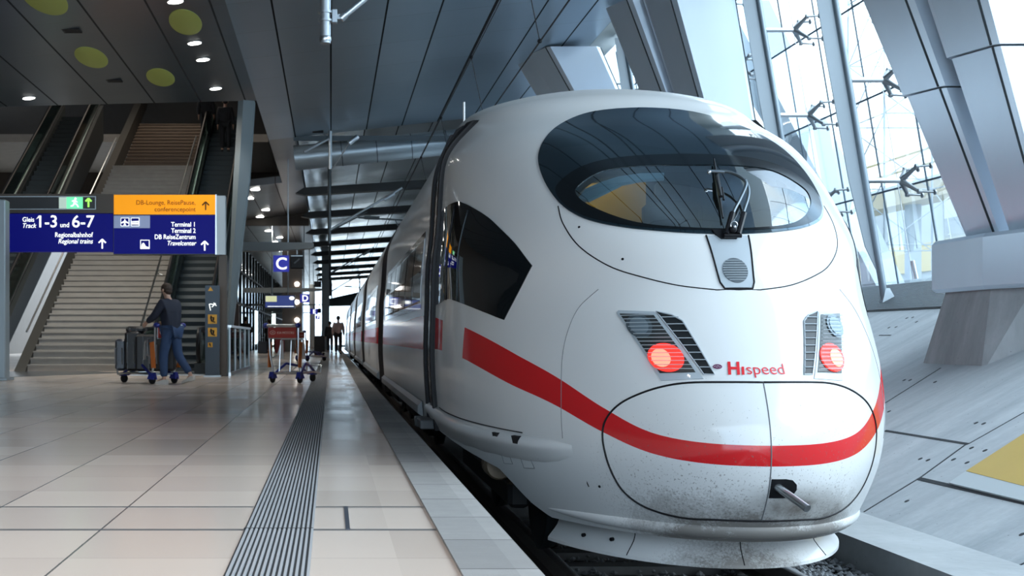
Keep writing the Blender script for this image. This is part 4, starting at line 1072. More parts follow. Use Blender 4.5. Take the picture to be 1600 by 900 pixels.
# ------------------------------------------------------------------ CEILING FIXTURES
def on_ceil(px, py):
    rx, rz = (px-CX)/F, -(py-CY)/F; Y = 5.77/(rz-.11*rx); return rx*Y, Y, .8+rz*Y
CN = Vector((.11, 0, -1)).normalized()
dl0 = None
def downlight(px, py, label, group='round downlights in the dark hall ceiling', en=9, r_=.125):
    x, y, z = on_ceil(px, py); o = thing('ceiling_downlight', label, 'lamp', (x, y, z), 0, group)
    MB().disc(Vector((x, y, z))+CN*.004, CN, r_*1.18, .010, 20).build('trim_ring', STEEL, o, 'auto')
    MB().disc(Vector((x, y, z))+CN*.010, CN, r_, .006, 20).build('diffuser', LAMP, o)
    if en: light('downlight_beam', 'SPOT', (x, y, z-.08), en*10, (1, .96, .9), .12, (0, 0, 0), spot=1.5)
for px, py, lb in ((274, 2, 'bright round downlight at the very top, above the large yellow-green disc'), (304, 67, 'bright round downlight just below the upper yellow-green disc'), (317, 93, 'bright round downlight, third of the near row going down'), (337, 138, 'bright round downlight close to the ceiling edge above the stairwell'), (45, 153, 'lone bright downlight at the ceiling edge above the far escalator side')):
    downlight(px, py, lb)
lbl = 'small round downlight in the two rows over the distant platform'
for i in range(9):
    for k in range(2):
        Y = 47+i*7.5+k*2.6; x = -2.78-.38*k; z = cz(x); o = thing('ceiling_downlight', lbl, 'lamp', (x, Y, z), 0, 'small downlights in rows over the distant platform')
        MB().disc((x, Y, z-.02), (0, 0, -1), .17, .03, 16).build('diffuser', LAMP, o)
        if i in (0, 2, 4, 7) and k == 0: light('downlight_beam', 'SPOT', (x, Y, z-.08), 220, (1, .93, .82), .12, (0, 0, 0), spot=2.2)
def oval(x, y, z, r):
    return MB().loft([[(x+r*k*math.cos(a), y+3.3*r*k*math.sin(a), z+.11*r*k*math.cos(a)+h) for a in np.linspace(0, 2*pi, 40, endpoint=False)] for k, h in ((1, .02), (1, -.008), (.97, -.014))])
for px, py, r_, lb in ((290, 35, .27, 'yellow-green ceiling disc among the downlights'), (143, 90, .27, 'yellow-green ceiling disc between the two air slots'), (251, 121, .27, 'smallest yellow-green ceiling disc, nearest the stairwell edge'), (70, -2, .30, 'yellow-green ceiling disc cut by the top of the picture')):
    x, y, z = on_ceil(px, py); single('ceiling_disc', oval(x, y, z, r_), YGREEN, lb, 'disc', 'yellow-green discs on the hall ceiling')
for px, py, lb in ((108, 48, 'dark slotted air vent in the ceiling next to the upper disc'), (175, 126, 'dark slotted air vent in the ceiling between the two lower discs'), (494, 206, 'short dark air vent in the metal ceiling just before the tube beam')):
    x, y, z = on_ceil(px, py); v = MB()
    for k in range(4): v.cbox(x-.2, x+.2, y-.14+k*.075, y-.085+k*.075, z-.012, z+.02, .004)
    single('ceiling_vent', v, BLACK, lb, 'vent', 'air vents in the ceiling')

# tube beam and cross beams beyond the ceiling edge
tb = thing('tube_beam', 'large grey-blue round duct-like beam spanning under the ceiling', 'beam', (2.5, 36.5, 6.0))
MB().tube((-1.05, 36.9, 5.98), (5.2, 36.9, 6.62), .36, n=28).build('shell', mat('tube_clad', (.34, .41, .46), .35, .6), tb, 'auto')
q = MB()
for x in (.3, 1.3, 2.3, 3.3, 4.3): z = 5.98+(x+1.05)*.1024; q.tube((x, 36.9, z), (x+.02, 36.9, z+.002), .366, n=28)
q.build('joint', CLADSEAM, tb, 'auto')
MB().box(-1.05, 5.2, 36.08, 36.16, 6.36, 6.5).build('cover_strip', DSTEEL, tb)
for i, y in enumerate((47, 56, 65, 73.5, 82, 91, 100, 109, 118)):
    lb = 'dark cross beam under the far ceiling, %s beyond the tube beam' % ordn[i]
    m = MB(); m.prism([(-1.3, y, 6.12), (-.95, y, 6.05), (5.6, y, 6.45), (5.6, y, 6.75), (-1.0, y, 6.32)], (0, .5, 0))
    single('cross_beam', m, mat('beam_dark', (.03, .034, .036), .5), lb, 'beam', 'dark cross beams under the far ceiling', False)
single('platform_canopy', MB().prism([(-.2, 140, 5.1), (3.4, 140, 5.9), (3.4, 140, 4.4), (-.2, 140, 4.3)], (0, 3, 0)).box(.0, .15, 141, 141.2, 5, 6.85).box(3.1, 3.25, 141, 141.2, 5, 7.15), mat('canopy_dark', (.05, .055, .06), .6), 'dark canopy band across the bright far end of the platform', 'canopy')

# ------------------------------------------------------------------ DIRECTION SIGNS
def sx(px, Y): return (px-CX)*Y/F
def sz(py, Y): return H+(CY-py)*Y/F
YS = 26.6
def sbox(x0, x1, y0, y1, d0=0, d1=.25, Y=YS): return MB().box(sx(x0, Y), sx(x1, Y), Y+d0, Y+d1, sz(y1, Y), sz(y0, Y))
g1 = thing('direction_sign', 'large blue hanging sign with track numbers 1-3 and 6-7 below a black emergency-exit strip', 'sign', (sx(60, YS), YS, sz(392, YS)), 0, 'blue direction signs over the stair foot')
sbox(-40, 177, 303, 333).build('header_case', BROWN, g1); sbox(-40, 176, 334, 393).build('panel', SIGNBLUE, g1)
ex = sbox(-40, 150, 308, 327, -.04, 0).build('exit_strip', SIGNDK, g1); ex['label'] = 'black strip with green running-man symbol'
fr_ = MB()
for a in ((-40, 150, 307, 308.2), (-40, 150, 326.6, 327.8), (149.3, 150.5, 307, 327.8)): fr_ = fr_.box(sx(a[0], YS), sx(a[1], YS), YS-.055, YS-.03, sz(a[3], YS), sz(a[2], YS))
fr_.build('strip_frame', STEEL, ex)
sbox(93, 106, 308.6, 326.2, -.06, -.035).build('light_field', mat('sign_palegreen', (.5, .6, .55), .4, emit=(.45, .6, .5), estr=.4), ex)
gf = sbox(105, 130, 308.6, 326.2, -.062, -.035).build('green_field', GREEN, ex)
def pic(pts, m, parent, name, d=-.075, Y=YS, th=.01): return MB().prism([(sx(a, Y), Y+d, sz(b_, Y)) for a, b_ in pts], (0, th, 0)).build(name, m, parent)
rm = MB()
def seg(pa, pb, w, Y=YS, d=-.075, mb=rm): mb.tube((sx(pa[0], Y), Y+d, sz(pa[1], Y)), (sx(pb[0], Y), Y+d, sz(pb[1], Y)), w*Y/F, n=8)
seg((118.5, 313), (117, 318), 1.4); seg((117, 318), (121, 320), 1.0); seg((121, 320), (123.5, 324), .9); seg((117, 318.5), (115, 322), 1.0); seg((115, 322), (111.5, 322.5), .9)
seg((118, 314), (122, 316.5), .8); seg((117.5, 313.8), (113.5, 315), .8); rm.ball((sx(119, YS), YS-.075, sz(311, YS)), .022)
rm.build('running_figure', SIGNW, ex)
GA = mat('sign_arrow_green', (.3, .7, .1), .4, emit=(.3, .8, .1), estr=.8)
def arrow(cx_, top, bot, w, m, parent, lw=1.1, Y=YS, d=-.02):
    a = MB(); seg((cx_, top+.6), (cx_, bot), lw, Y, d, a); seg((cx_, top), (cx_-w, top+w), lw, Y, d, a); seg((cx_, top), (cx_+w, top+w), lw, Y, d, a); return a.build('arrow', m, parent)
arrow(139, 310.5, 324, 4.5, GA, ex, 1.4, d=-.055)
def tx(s, x, base, h, m, parent, align='LEFT', shear=0, bold=0, xs=1, Y=YS, d=-.012):
    """h = capital height in photo pixels at that distance"""
    return text(s, h*Y/F/.70, m, parent, (sx(x, Y), Y+d, sz(base, Y)), align, shear, bold*Y/F, .003, xs=xs)
tx('Gleis', 35, 346.5, 7.2, SIGNW, g1, bold=.04, xs=.9); tx('Track', 34.5, 356, 7.2, SIGNW, g1, shear=.25, bold=.04, xs=.9)
tx('1-3', 56.5, 355, 18.5, SIGNW, g1, bold=.18, xs=.98); MB().prism([(sx(58.5, YS), YS-.016, sz(340.5, YS)), (sx(61, YS), YS-.016, sz(336.7, YS)), (sx(61, YS), YS-.016, sz(340, YS)), (sx(56.2, YS), YS-.016, sz(342.6, YS))], (0, .008, 0)).build('numeral_flag', SIGNW, g1); tx('und', 94, 355, 7.5, SIGNW, g1, bold=.04, xs=.9); tx('6-7', 112, 355, 18.5, SIGNW, g1, bold=.18, xs=1.02)
tx('Regionalbahnhof', 145, 370.5, 7.4, SIGNW, g1, 'RIGHT', bold=.04, xs=.84); tx('Regional trains', 145, 380.5, 7.4, SIGNW, g1, 'RIGHT', .25, bold=.04, xs=.86)
arrow(160, 374, 388.5, 5.5, SIGNW, g1)
g2 = thing('direction_sign', 'blue terminal direction sign topped by an orange lounge panel, fixed to the brown post', 'sign', (sx(258, YS), YS, sz(397, YS)), 0, 'blue direction signs over the stair foot')
sbox(177, 340, 304, 397.5, .01, .25).build('case', SIGNDK, g2)
p_ = sbox(178, 336.5, 304.5, 335, -.01, .02).build('orange_panel', SIGNOR, g2); sbox(178, 336.5, 336.5, 396.5, -.01, .02).build('blue_panel', SIGNBLUE, g2)
sbox(178, 234.5, 337, 356.5, -.018, .0).build('grey_field', mat('sign_grey', (.20, .25, .38), .4, emit=(.2, .25, .4), estr=.35), g2)
sbox(338.5, 352, 306, 398, -.02, .27).build('end_plate', mat('end_plate', (.42, .47, .49), .4, .4), g2); sbox(336.6, 338.6, 304, 398, -.03, .02).build('edge_trim', CHROME, g2)
tx('DB-Lounge, ReisePause,', 306, 320, 7.2, SIGNTXT_OR, g2, 'RIGHT', xs=.93, d=-.02); tx('conferencepoint', 306, 330.5, 7.2, SIGNTXT_OR, g2, 'RIGHT', xs=.95, d=-.02)
arrow(321.5, 315.5, 328.5, 5.5, mat('arrow_brown', (.12, .05, .01), .4), g2, d=-.025)
for s_, yb, sh_ in (('Terminal 1', 354.2, 0), ('Terminal 2', 364, 0), ('DB ReiseZentrum', 373.6, 0), ('Travelcenter', 383.5, .25)): tx(s_, 306, yb, 7.2, SIGNW, g2, 'RIGHT', sh_, bold=.04, xs=.85, d=-.02)
arrow(320, 377, 391.5, 5.5, SIGNW, g2, d=-.025)
for a, nm in ((189, 'plane_symbol'), (205, 'train_symbol')):
    fld = pic([(a, 340.5), (a+13, 340.5), (a+13, 353.5), (a, 353.5)], SIGNW, g2, nm, -.03); pic([(a+.7, 341.2), (a+12.3, 341.2), (a+12.3, 352.8), (a+.7, 352.8)], SIGNBLUE, fld, 'symbol_field', -.036)
    if a == 189: pic([(195.5, 342), (196.6, 345), (201, 348), (201, 349.5), (196.6, 348), (196.4, 350.5), (198, 352), (193, 352), (194.6, 350.5), (194.4, 348), (190, 349.5), (190, 348), (194.4, 345)], SIGNW, fld, 'plane_shape', -.044)
    else:
        pic([(206, 346), (217, 345.5), (217.5, 351), (206, 351)], SIGNW, fld, 'train_shape', -.044)
        for k in range(4): pic([(207.5+k*2.4, 346.8), (209+k*2.4, 346.8), (209+k*2.4, 348.4), (207.5+k*2.4, 348.4)], SIGNBLUE, fld, 'train_window', -.05)
fld = pic([(219.5, 375), (234, 375), (234, 389), (219.5, 389)], SIGNW, g2, 'escalator_symbol', -.03); pic([(220.5, 376), (233, 376), (233, 388), (220.5, 388)], SIGNBLUE, fld, 'symbol_field', -.036)
pic([(221, 387.5), (222, 381.5), (224.5, 379.5), (226.5, 381.5), (228, 385), (233, 386.5), (233, 387.5)], SIGNW, fld, 'person_shape', -.044)
single('sign_post', MB().cbox(sx(341, 26.7), sx(354, 26.7), 26.7, 26.95, 0, sz(398, 26.7), .01), BROWN, 'brown square post under the end of the direction sign', 'post', None, False)
single('portal_post', MB().cbox(-6.9, sx(8, 24.0), 24.0, 24.35, 0, 3.4, .02).cbox(-7.0, sx(13, 24.0), 23.9, 24.45, 0, .05, .01), mat('portal_grey', (.30, .35, .38), .4, .4), 'pale grey post at the picture edge below the track-number sign', 'post', None, False)
# info board by the escalator
YI = 26.25
ib = thing('information_board', 'slim dark blue escalator safety board with yellow pictograms standing by the escalator', 'board', (sx(331.5, YI), YI, 0))
sbox(320.5, 343, 446, 588, 0, .09, YI).build('board', mat('board_slate', (.035, .06, .09), .4), ib); sbox(318, 345, 586.5, 589.5, -.03, .14, YI).build('foot_plate', STEEL, ib)
YEL = mat('pictogram_yellow', (.75, .38, .02), .4)
def yb(x0, x1, y0, y1): return sbox(x0, x1, y0, y1, -.008, .0, YI).build('yellow_pictogram', YEL, ib)
MB().prism([(sx(a, YI), YI-.008, sz(b_, YI)) for a, b_ in ((325, 454.5), (333, 454.5), (329, 448))], (0, .01, 0)).build('warning_triangle', YEL, ib)
for q_ in ((325, 339, 491.5, 506), (325, 339, 512, 526), (325, 332, 535, 542.5)):
    yp = yb(*q_); x0, x1, y0, y1 = q_; w = x1-x0; m = MB()
    def sg(a, b_, c, d, r_): m.tube((sx(x0+a*w, YI), YI-.015, sz(y0+b_*w, YI)), (sx(x0+c*w, YI), YI-.015, sz(y0+d*w, YI)), r_*w*YI/F, n=6)
    sg(.3, .3, .45, .75, .09); sg(.45, .75, .8, .85, .06); sg(.65, .3, .6, .7, .08); sg(.3, .3, .65, .35, .06); m.ball((sx(x0+.35*w, YI), YI-.015, sz(y0+.2*w, YI)), .09*w*YI/F)
    m.build('pictogram_figure', BLACK, yp)
m = MB()
for px, py, qx, qy in ((327, 475, 329, 485), (328, 475, 335, 476), (331, 480, 337, 474), (334, 473, 338, 478)): m.tube((sx(px, YI), YI-.01, sz(py, YI)), (sx(qx, YI), YI-.01, sz(qy, YI)), .009, n=6)
m.build('hand_symbol', SIGNW, ib)

# strut leaning behind the post
st = thing('leaning_strut', 'pale blue-grey lens-shaped strut leaning beside the stairwell behind the brown post', 'strut', (-2.3, 29, 0))
def ss(px, py, Y=29.0): return (sx(px, Y), sz(py, Y))
L_ = [(349, 590), (354, 503), (364.5, 280), (372, 158)]; R_ = [(352, 590), (364.5, 503), (390, 280), (398, 158)]
rg = []
for (a, b_), (c, d) in zip(L_, R_):
    x0, z = ss(a, b_); x1, _ = ss(c, d); rg.append([(x0, 29.0, z), (x0+(x1-x0)*.35, 28.86, z), (x1, 28.95, z), (x1, 29.3, z), (x0, 29.3, z)])
MB().loft(rg).build('shaft', mat('strut_paint', (.17, .215, .24), .5), st)

# ------------------------------------------------------------------ STAIRCASE
stc = thing('staircase', 'wide pale stone public staircase rising between the two escalators', 'staircase', (-5.9, 30.8, 0))
X0, X1 = -7.3, -4.45
def flight(n0, n1, y0, z0, name, m):
    a = MB(); pr = [(y0, z0-.3)]
    for k in range(n1-n0): pr += [(y0+.3*k, z0+.16*k), (y0+.3*k, z0+.16*(k+1)-.035), (y0+.3*k-.035, z0+.16*(k+1)-.035), (y0+.3*k-.035, z0+.16*(k+1))]
    ye = y0+.3*(n1-n0); ze = z0+.16*(n1-n0)
    pr += [(ye+.0, ze), (ye, ze-.6)]; pr[0] = (y0+.3, z0-.001 if z0 == 0 else z0-.4)
    vs_ = [(X0, y, z) for y, z in pr]+[(X1, y, z) for y, z in pr]; n = len(pr)
    a.add(vs_, [(i, (i+1) % n, (i+1) % n+n, i+n) for i in range(n)])
    # sides as strips
    for xx in (X0, X1):
        for k in range(n1-n0): y = y0+.3*k; a.add([(xx, y, z0+.16*k-.4), (xx, y+.3, z0+.16*k-.4), (xx, y+.3, z0+.16*(k+1)), (xx, y, z0+.16*(k+1))], [(0, 1, 2, 3)])
    return a.build(name, m, stc)
flight(0, 41, 30.8, 0, 'lower_flight', STONE)
MB().box(X0, X1, 43.1, 44.6, 6.2, 6.56).build('landing', STONE, stc)
flight(41, 56, 44.6, 6.56, 'upper_flight', mat('stair_brown', (.16, .12, .09), .6, noise=.12))
hr = MB(); hr.path([(X1-.10, 30.4, .95), (X1-.10, 43.2, 7.6)], .025, 8)
for y in (31.2, 33.6, 36, 38.4): z = .95+(y-30.4)*.5195; hr.path([(X1-.10, y, z), (X1-.10, y+.02, z-.12), (X1+.02, y+.02, z-.16)], .018, 6)
hr.build('handrail', CHROME, stc, 'auto')
hr = MB(); hr.path([(X0+.05, 30.5, .95), (X0+.05, 43.2, 7.55)], .025, 8); hr.build('handrail', CHROME, stc, 'auto')
cheek = MB()
for xx in (X0-.28,): cheek.loft([[(xx, 30.0, 0), (xx, 30.6, 0), (xx, 51, 10.7), (xx, 51, 10.0), (xx, 32.0, 0)], [(xx+.26, 30.0, 0), (xx+.26, 30.6, 0), (xx+.26, 51, 10.7), (xx+.26, 51, 10.0), (xx+.26, 32.0, 0)]])
cheek.build('side_wall', mat('cheek_dark', (.07, .07, .065), .6), stc)
MB().box(X0, X1, 49.1, 51, 8.6, 8.96).build('top_landing', STONE, stc)

# ------------------------------------------------------------------ ESCALATORS
def escalator(x0, x1, label, y0=28.2):
    r = thing('escalator', label, 'escalator', ((x0+x1)/2, y0, 0), 0, 'escalators beside the public staircase')
    ang = math.tan(math.radians(30)); ys = y0+1.6; ztop = 8.6; ye = ys+ztop/ang
    sm_ = mat('escalator_step', (.06, .075, .085), .6, .1)
    a = MB(); n = int(ztop/.2)
    a.box(x0, x1, y0, ys, 0, .03)
    for k in range(n):
        y = ys+k*.2/ang; z = .2*k
        # concave riser
        d = .2/ang
        a.loft([[(xx, y, z), (xx, y+.05, z+.1), (xx, y, z+.2), (xx, y+d+.05, z+.2), (xx, y+d+.05, z-.02)] for xx in (x0, x1)])
    a.build('steps', sm_, r)
    for side, xa in ((0, x0), (1, x1)):
        d = -1 if side == 0 else 1
        xin = xa+d*.02; xo = xa+d*.26
        pf = [(y0-.1, 0), (y0-.1, .25), (ys+.2, .32), (ye, ztop+.32), (ye, ztop-.9), (ys+.6, -.0)]
        MB().prism([(min(xin, xo), y, z) for y, z in pf], (abs(xo-xin), 0, 0)).build('skirt', mat('esc_skirt', (.035, .042, .045), .5, .1), r)
        xg = xa+d*.12
        gp = [(y0+.05, .27), (y0-.15, .62), (y0+.05, .95), (ys-.2, .98), (ye, ztop+1.0), (ye, ztop+.32), (ys+.2, .32)]
        MB().prism([(xg-.006, y, z) for y, z in gp], (.012, 0, 0)).build('balustrade_glass', GLASSB, r)
        hp2 = [(y0+.15, .24), (y0-.1, .28), (y0-.24, .45), (y0-.27, .66), (y0-.2, .86), (y0-.02, .99), (ys-.3, 1.02), (ys+.1, 1.08), (ye, ztop+1.06)]
        MB().path([(xg, y, z) for y, z in hp2], .045, 10).build('handrail', BLACK, r, 'auto')
        MB().path([(xg-.0, ys+.3, .46), (xg, ye, ztop+.36)], .028, 6).build('trim_strip', CHROME, r, 'auto')
    MB().box(x0-.3, x1+.3, y0-.9, y0, 0, .012).build('comb_plate', STEEL, r)
    return r
escalator(-3.98, -3.02, 'dark escalator between the stone staircase and the brown post')
escalator(-9.25, -8.2, 'dark escalator on the far side of the staircase at the picture edge')
# figures riding at the top are only a dark mass
# glass fence right of the post
gf_ = thing('glass_balustrade', 'low glass balustrade with steel rail running back from the brown post', 'balustrade', (-2.0, 28, 0))
MB().box(-2.16, -2.14, 27.0, 33.5, .06, 1.02).build('glass_panel', GLASSB, gf_)
MB().box(-2.19, -2.10, 26.98, 33.6, 1.02, 1.07).box(-2.18, -2.11, 26.98, 33.6, 0, .07).build('rail', CHROME, gf_)
for k in range(5): MB().box(-2.18, -2.12, 27.0+k*1.6, 27.05+k*1.6, .05, 1.03).build('upright', STEEL, gf_)
MB().box(-2.42, -2.16, 26.98, 33.6, 0, .98).build('parapet', mat('parapet', (.10, .12, .12), .3, .4), gf_)

# ------------------------------------------------------------------ PLATFORM SIGNS FAR
def arm_sign(y, x0, x1, py0, py1, label, idx):
    m = MB(); Y = y
    m.loft([[(sx(a, Y), Y, sz(b_, Y)), (sx(a, Y), Y+.5, sz(b_, Y)), (sx(a, Y), Y+.5, sz(c, Y)), (sx(a, Y), Y, sz(c, Y))] for a, b_, c in ((x0, py1, py0), ((x0+x1)/2, py1, py0), (x1-3, py1-4*40/y, py0+1), (x1, py1-6*40/y, py0+2))])
    return single('sign_boom', m, mat('boom_grey', (.16, .175, .18), .45, .3), label, 'beam', 'grey booms carrying the platform letter signs', False)
arm_sign(40, 352, 490, 378, 392, 'thick grey boom above the platform letter C sign', 0)
arm_sign(64, 380, 503, 449.5, 457, 'grey boom above the letter D sign with a speaker box on its end', 1)
arm_sign(80, 392, 508, 474.5, 478, 'thin grey boom just below the letter D sign', 2)
arm_sign(98, 415, 509, 487.5, 490, 'thinnest grey boom level with the letter E sign', 3)
for y_, z_ in ((40.2, 3.6), (64.2, 3.2), (80.2, 2.8), (98.2, 2.7)):
    single('boom_hanger', MB().tube((-1.35, y_+.1, z_), (-1.35, y_+.1, cz(-1.35)+.05), .022, n=8), STEEL, 'thin steel rod hanging the %s sign boom from the ceiling' % {40.2: 'thick nearest', 64.2: 'second', 80.2: 'third', 98.2: 'thinnest far'}[y_], 'rod', 'rods hanging the sign booms')
def letter(ch, x0, x1, y0, y1, Y, label):
    r = thing('platform_letter_sign', label, 'sign', (sx((x0+x1)/2, Y), Y, sz(y1, Y)), 0, 'blue platform letter signs')
    sbox(x0, x1, y0, y1, 0, .15, Y).build('panel', mat('letter_blue', (.01, .012, .28), .3, emit=(.01, .015, .4), estr=.3), r)
    hh = (y1-y0)*.72
    tx(ch, (x0+x1)/2+.5, y1-(y1-y0)*.15, hh, SIGNW, r, 'CENTER', 0, .3, Y=Y, d=-.02)
    MB().tube((sx((x0+x1)/2, Y), Y+.08, sz(y0, Y)), (sx((x0+x1)/2, Y), Y+.08, sz(y0, Y)+.25), .02, n=8).build('hanger', STEEL, r)
letter('C', 427, 451.5, 399, 424.5, 40.1, 'blue sign with a white letter C hanging under the thick boom')
letter('D', 469, 483.5, 459.5, 472.5, 64.3, 'blue sign with a white letter D under the second boom')
letter('E', 485, 496, 482.5, 491, 80.2, 'small distant blue sign with a white letter E')
letter('F', 493, 499.5, 493, 498.5, 98.2, 'tiny blue sign with a letter F, most distant of the letters')
def darkbox(x0, x1, y0, y1, Y, name, label, cat, hand=False):
    r = thing(name, label, cat, (sx(x0, Y), Y, sz(y1, Y)))
    o = MB().cbox(sx(x0, Y), sx(x1, Y), Y, Y+.3, sz(y1, Y), sz(y0, Y), .02).build('case', BLACK, r)
    MB().tube((sx((x0+x1)/2, Y), Y+.12, sz(y0, Y)-.02), (sx((x0+x1)/2, Y), Y+.12, sz(y0, Y)+.32), .025, n=8).build('hanger', STEEL, r)
    if hand: MB().tube((sx((x0+x1)/2-4, Y), Y-.015, sz((y0+y1)/2+3, Y)), (sx((x0+x1)/2+4, Y), Y-.015, sz((y0+y1)/2-4, Y)), .022, n=6).build('clock_hand', STEEL, r); MB().box(sx(x0+1, Y), sx(x1-1, Y), Y-.01, Y, sz(y0+3, Y), sz(y0+1.5, Y)).build('case_trim', STEEL, r)
    return r
darkbox(453.5, 474, 397.5, 419.5, 40.1, 'platform_clock', 'black square clock beside the letter C sign', 'clock', True)
darkbox(490.5, 502, 439.5, 448.5, 64.1, 'speaker_box', 'black speaker box sitting on the end of the second boom', 'speaker')
darkbox(496, 502, 482, 489, 80.1, 'sign_clock', 'small black box beside the letter E sign', 'clock')
mn = thing('departure_monitor', 'blue departure display hanging under the second boom with a pale field', 'display', (sx(437, 62), 62, sz(481, 62)))
sbox(413, 461, 461, 482, 0, .3, 62).build('case', SIGNDK, mn); sbox(414.5, 459.5, 462, 480.5, -.02, 0, 62).build('screen', mat('screen_blue', (.02, .03, .12), .3, emit=(.03, .05, .2), estr=.5), mn)
sbox(415, 432.5, 462.5, 471.5, -.03, -.01, 62).build('pale_field', mat('screen_pale', (.5, .52, .3), .4, emit=(.55, .58, .35), estr=.6), mn)
MB().ball((sx(456, 62), 62-.03, sz(466, 62)), .13, 10, 6, 1, .2, .7).build('white_emblem', SIGNW, mn)
sbox(418, 459, 478.3, 479.3, -.03, -.01, 62).build('text_line', SIGNW, mn); MB().tube((sx(425, 62), 62.15, sz(461, 62)), (sx(425, 62), 62.15, 6.32), .03).tube((sx(450, 62), 62.15, sz(461, 62)), (sx(450, 62), 62.15, 6.32), .03).build('hanger', STEEL, mn)
# bright shop displays inside the glazed wall
for i, (y, z0, z1, w, c, lb) in enumerate(((62, .6, 2.2, 1.6, (.9, .95, 1), 'lit white shop display behind the people by the glazed wall'), (84, .4, 2.6, 2.5, (.7, .9, 1), 'pale lit doorway farther down the glazed wall'), (108, .2, 3.0, 6, (.85, 1, .95), 'bright lit opening in the glazed wall near the far end'))):
    single('lit_display', MB().box(-4.99, -4.93, y, y+w, z0, z1), mat('display_glow%d' % i, c, .4, emit=c, estr=1.3), lb, 'display')
for i, (x, y, z1, lb) in enumerate(((-4.35, 57.5, 2.3, 'brown kiosk pillar standing between the distant travellers'), (-1.45, 100, 5.0, 'pale reflective pillar near the far end of the platform'))):
    single('kiosk_pillar', MB().cbox(x-.22, x+.22, y, y+.4, 0, z1, .03), mat('pillar_brown', (.16, .12, .10), .4) if i == 0 else mat('pillar_pale', (.6, .64, .66), .3), lb, 'pillar', None, False)
for i, (py) in enumerate((444, 472, 500)):
    Y = 74.95; o = thing('oval_reflection', 'glowing oval reflection on the brown shaft wall, %s' % ('top one of three', 'middle one of three', 'lowest one of three')[i], 'lamp', (sx(464, Y), Y, sz(py, Y)), 0, 'oval reflections on the brown shaft')
    MB().disc((sx(464, Y), Y, sz(py, Y)), (0, -1, 0), .13, .06, 18).build('diffuser', LAMP, o)  # glowing discs stand in for reflections; this wall carries no lamps
# far end: pale ground and hedge
struct('floor_far_outside', MB().box(-30, 40, YF, 320, -.3, -.02), mat('far_ground', (.6, .62, .6), .8))

# ------------------------------------------------------------------ LUGGAGE CARTS
def make_cart(board=True):
    r = thing('luggage_cart', 'c', 'luggage cart', (0, 0, 0))
    fr = MB()
    for s in (-1, 1):
        fr.path([(s*.27, -.42, .16), (s*.29, -.50, .5), (s*.30, -.52, 1.0)], .019, 8)
        fr.path([(s*.27, -.42, .17), (s*.24, .1, .19), (s*.16, .52, .16)], .017, 8)
    fr.path([(-.27, -.42, .17), (.27, -.42, .17)], .015, 8); fr.path([(-.22, .2, .19), (.22, .2, .19)], .013, 8); fr.path([(-.24, -.1, .185), (.24, -.1, .185)], .013, 8)
    fr.path([(-.16, .52, .16), (-.16, .56, .30), (.16, .56, .30), (.16, .52, .16)], .016, 8)
    fr.build('frame', CHROME, r, 'auto')
    bs = MB(); bs.path([(-.26, -.46, .45), (-.26, -.28, .50), (-.2, -.24, .78), (.2, -.24, .78), (.26, -.28, .50), (.26, -.46, .45)], .013, 8)
    for k in range(3): bs.path([(-.22+.22*k, -.25, .76), (-.22+.22*k, -.30, .2)], .008, 6)
    bs.build('basket_frame', CHROME, r, 'auto')
    h = MB(); h.path([(-.30, -.52, 1.0), (-.33, -.60, 1.02), (.33, -.60, 1.02), (.30, -.52, 1.0)], .020, 8); h.build('handle_bar', CHROME, r, 'auto')
    for s in (-1, 1): MB().ball((s*.33, -.58, 1.02), .052, 12, 8, .9, 1.3, .9).build('grip', BLUEP, r, 'auto')
    if board:
        b_ = MB().cbox(-.285, .285, -.575, -.555, .80, .985, .006).build('advert_board', REDB, r)
        MB().path([(-.295, -.565, .79), (.295, -.565, .79), (.295, -.565, .995), (-.295, -.565, .995)], .008, 6, True).build('board_frame', STEEL, b_)
        text('KIA MOTORS', .062, mat('board_text', (.75, .55, .5), .5), b_, (-.10, -.578, .87), 'LEFT', ext=.001, xs=.95)
        MB().path([(-.19+.055*math.cos(a), -.579, .895+.032*math.sin(a)) for a in np.linspace(0, 2*pi, 20, endpoint=False)], .004, 6, True).build('oval_emblem', MATS['board_text'], b_)
        text('KIA', .034, MATS['board_text'], b_, (-.19, -.578, .883), 'CENTER', ext=.001)
    for s in (-1, 1):
        sp_ = MB(); sp_.prism([(s*.305, -.44, .28), (s*.305, -.40, .72), (s*.305, -.50, .74), (s*.305, -.54, .28)], (s*.012, 0, 0)); sp_.build('side_board', ORANGE, r)
        wp = MB(); wp.prism([(s*.20, -.20, .76), (s*.25, -.22, .70), (s*.27, -.22, .42), (s*.19, -.20, .42)], (0, .012, 0)); wp.build('white_side_panel', mat('panel_white', (.55, .53, .52), .4), r)
        cv = MB(); cv.loft([[(s*.28-.05, -.50, .08), (s*.28+.05, -.50, .08), (s*.28+.06, -.36, .09), (s*.28-.06, -.36, .09)], [(s*.28-.035, -.48, .20), (s*.28+.035, -.48, .20), (s*.28+.03, -.38, .19), (s*.28-.03, -.38, .19)]]); cv.build('wheel_cover', BLUEP, r)
        MB().lathe([(.02, -.02), (.068, -.02), (.075, -.012), (.075, .012), (.068, .02), (.02, .02)], (s*.28, -.43, .077), 'X', 18).build('wheel', BLACK, r, 'auto')
        MB().path([(s*.28, -.42, .14), (s*.2, -.1, .34), (s*.12, .2, .30), (s*.08, .5, .15)], .024, 8).build('blue_strut', BLUEP, r, 'auto')
    MB().lathe([(.02, -.025), (.068, -.025), (.075, -.012), (.075, .012), (.068, .025), (.02, .025)], (0, .52, .077), 'X', 18).build('wheel', BLACK, r, 'auto')
    MB().loft([[(-.05, .46, .13), (.05, .46, .13), (.05, .60, .12), (-.05, .60, .12)], [(-.03, .48, .19), (.03, .48, .19), (.03, .57, .18), (-.03, .57, .18)]]).build('wheel_cover', BLUEP, r)
    return r
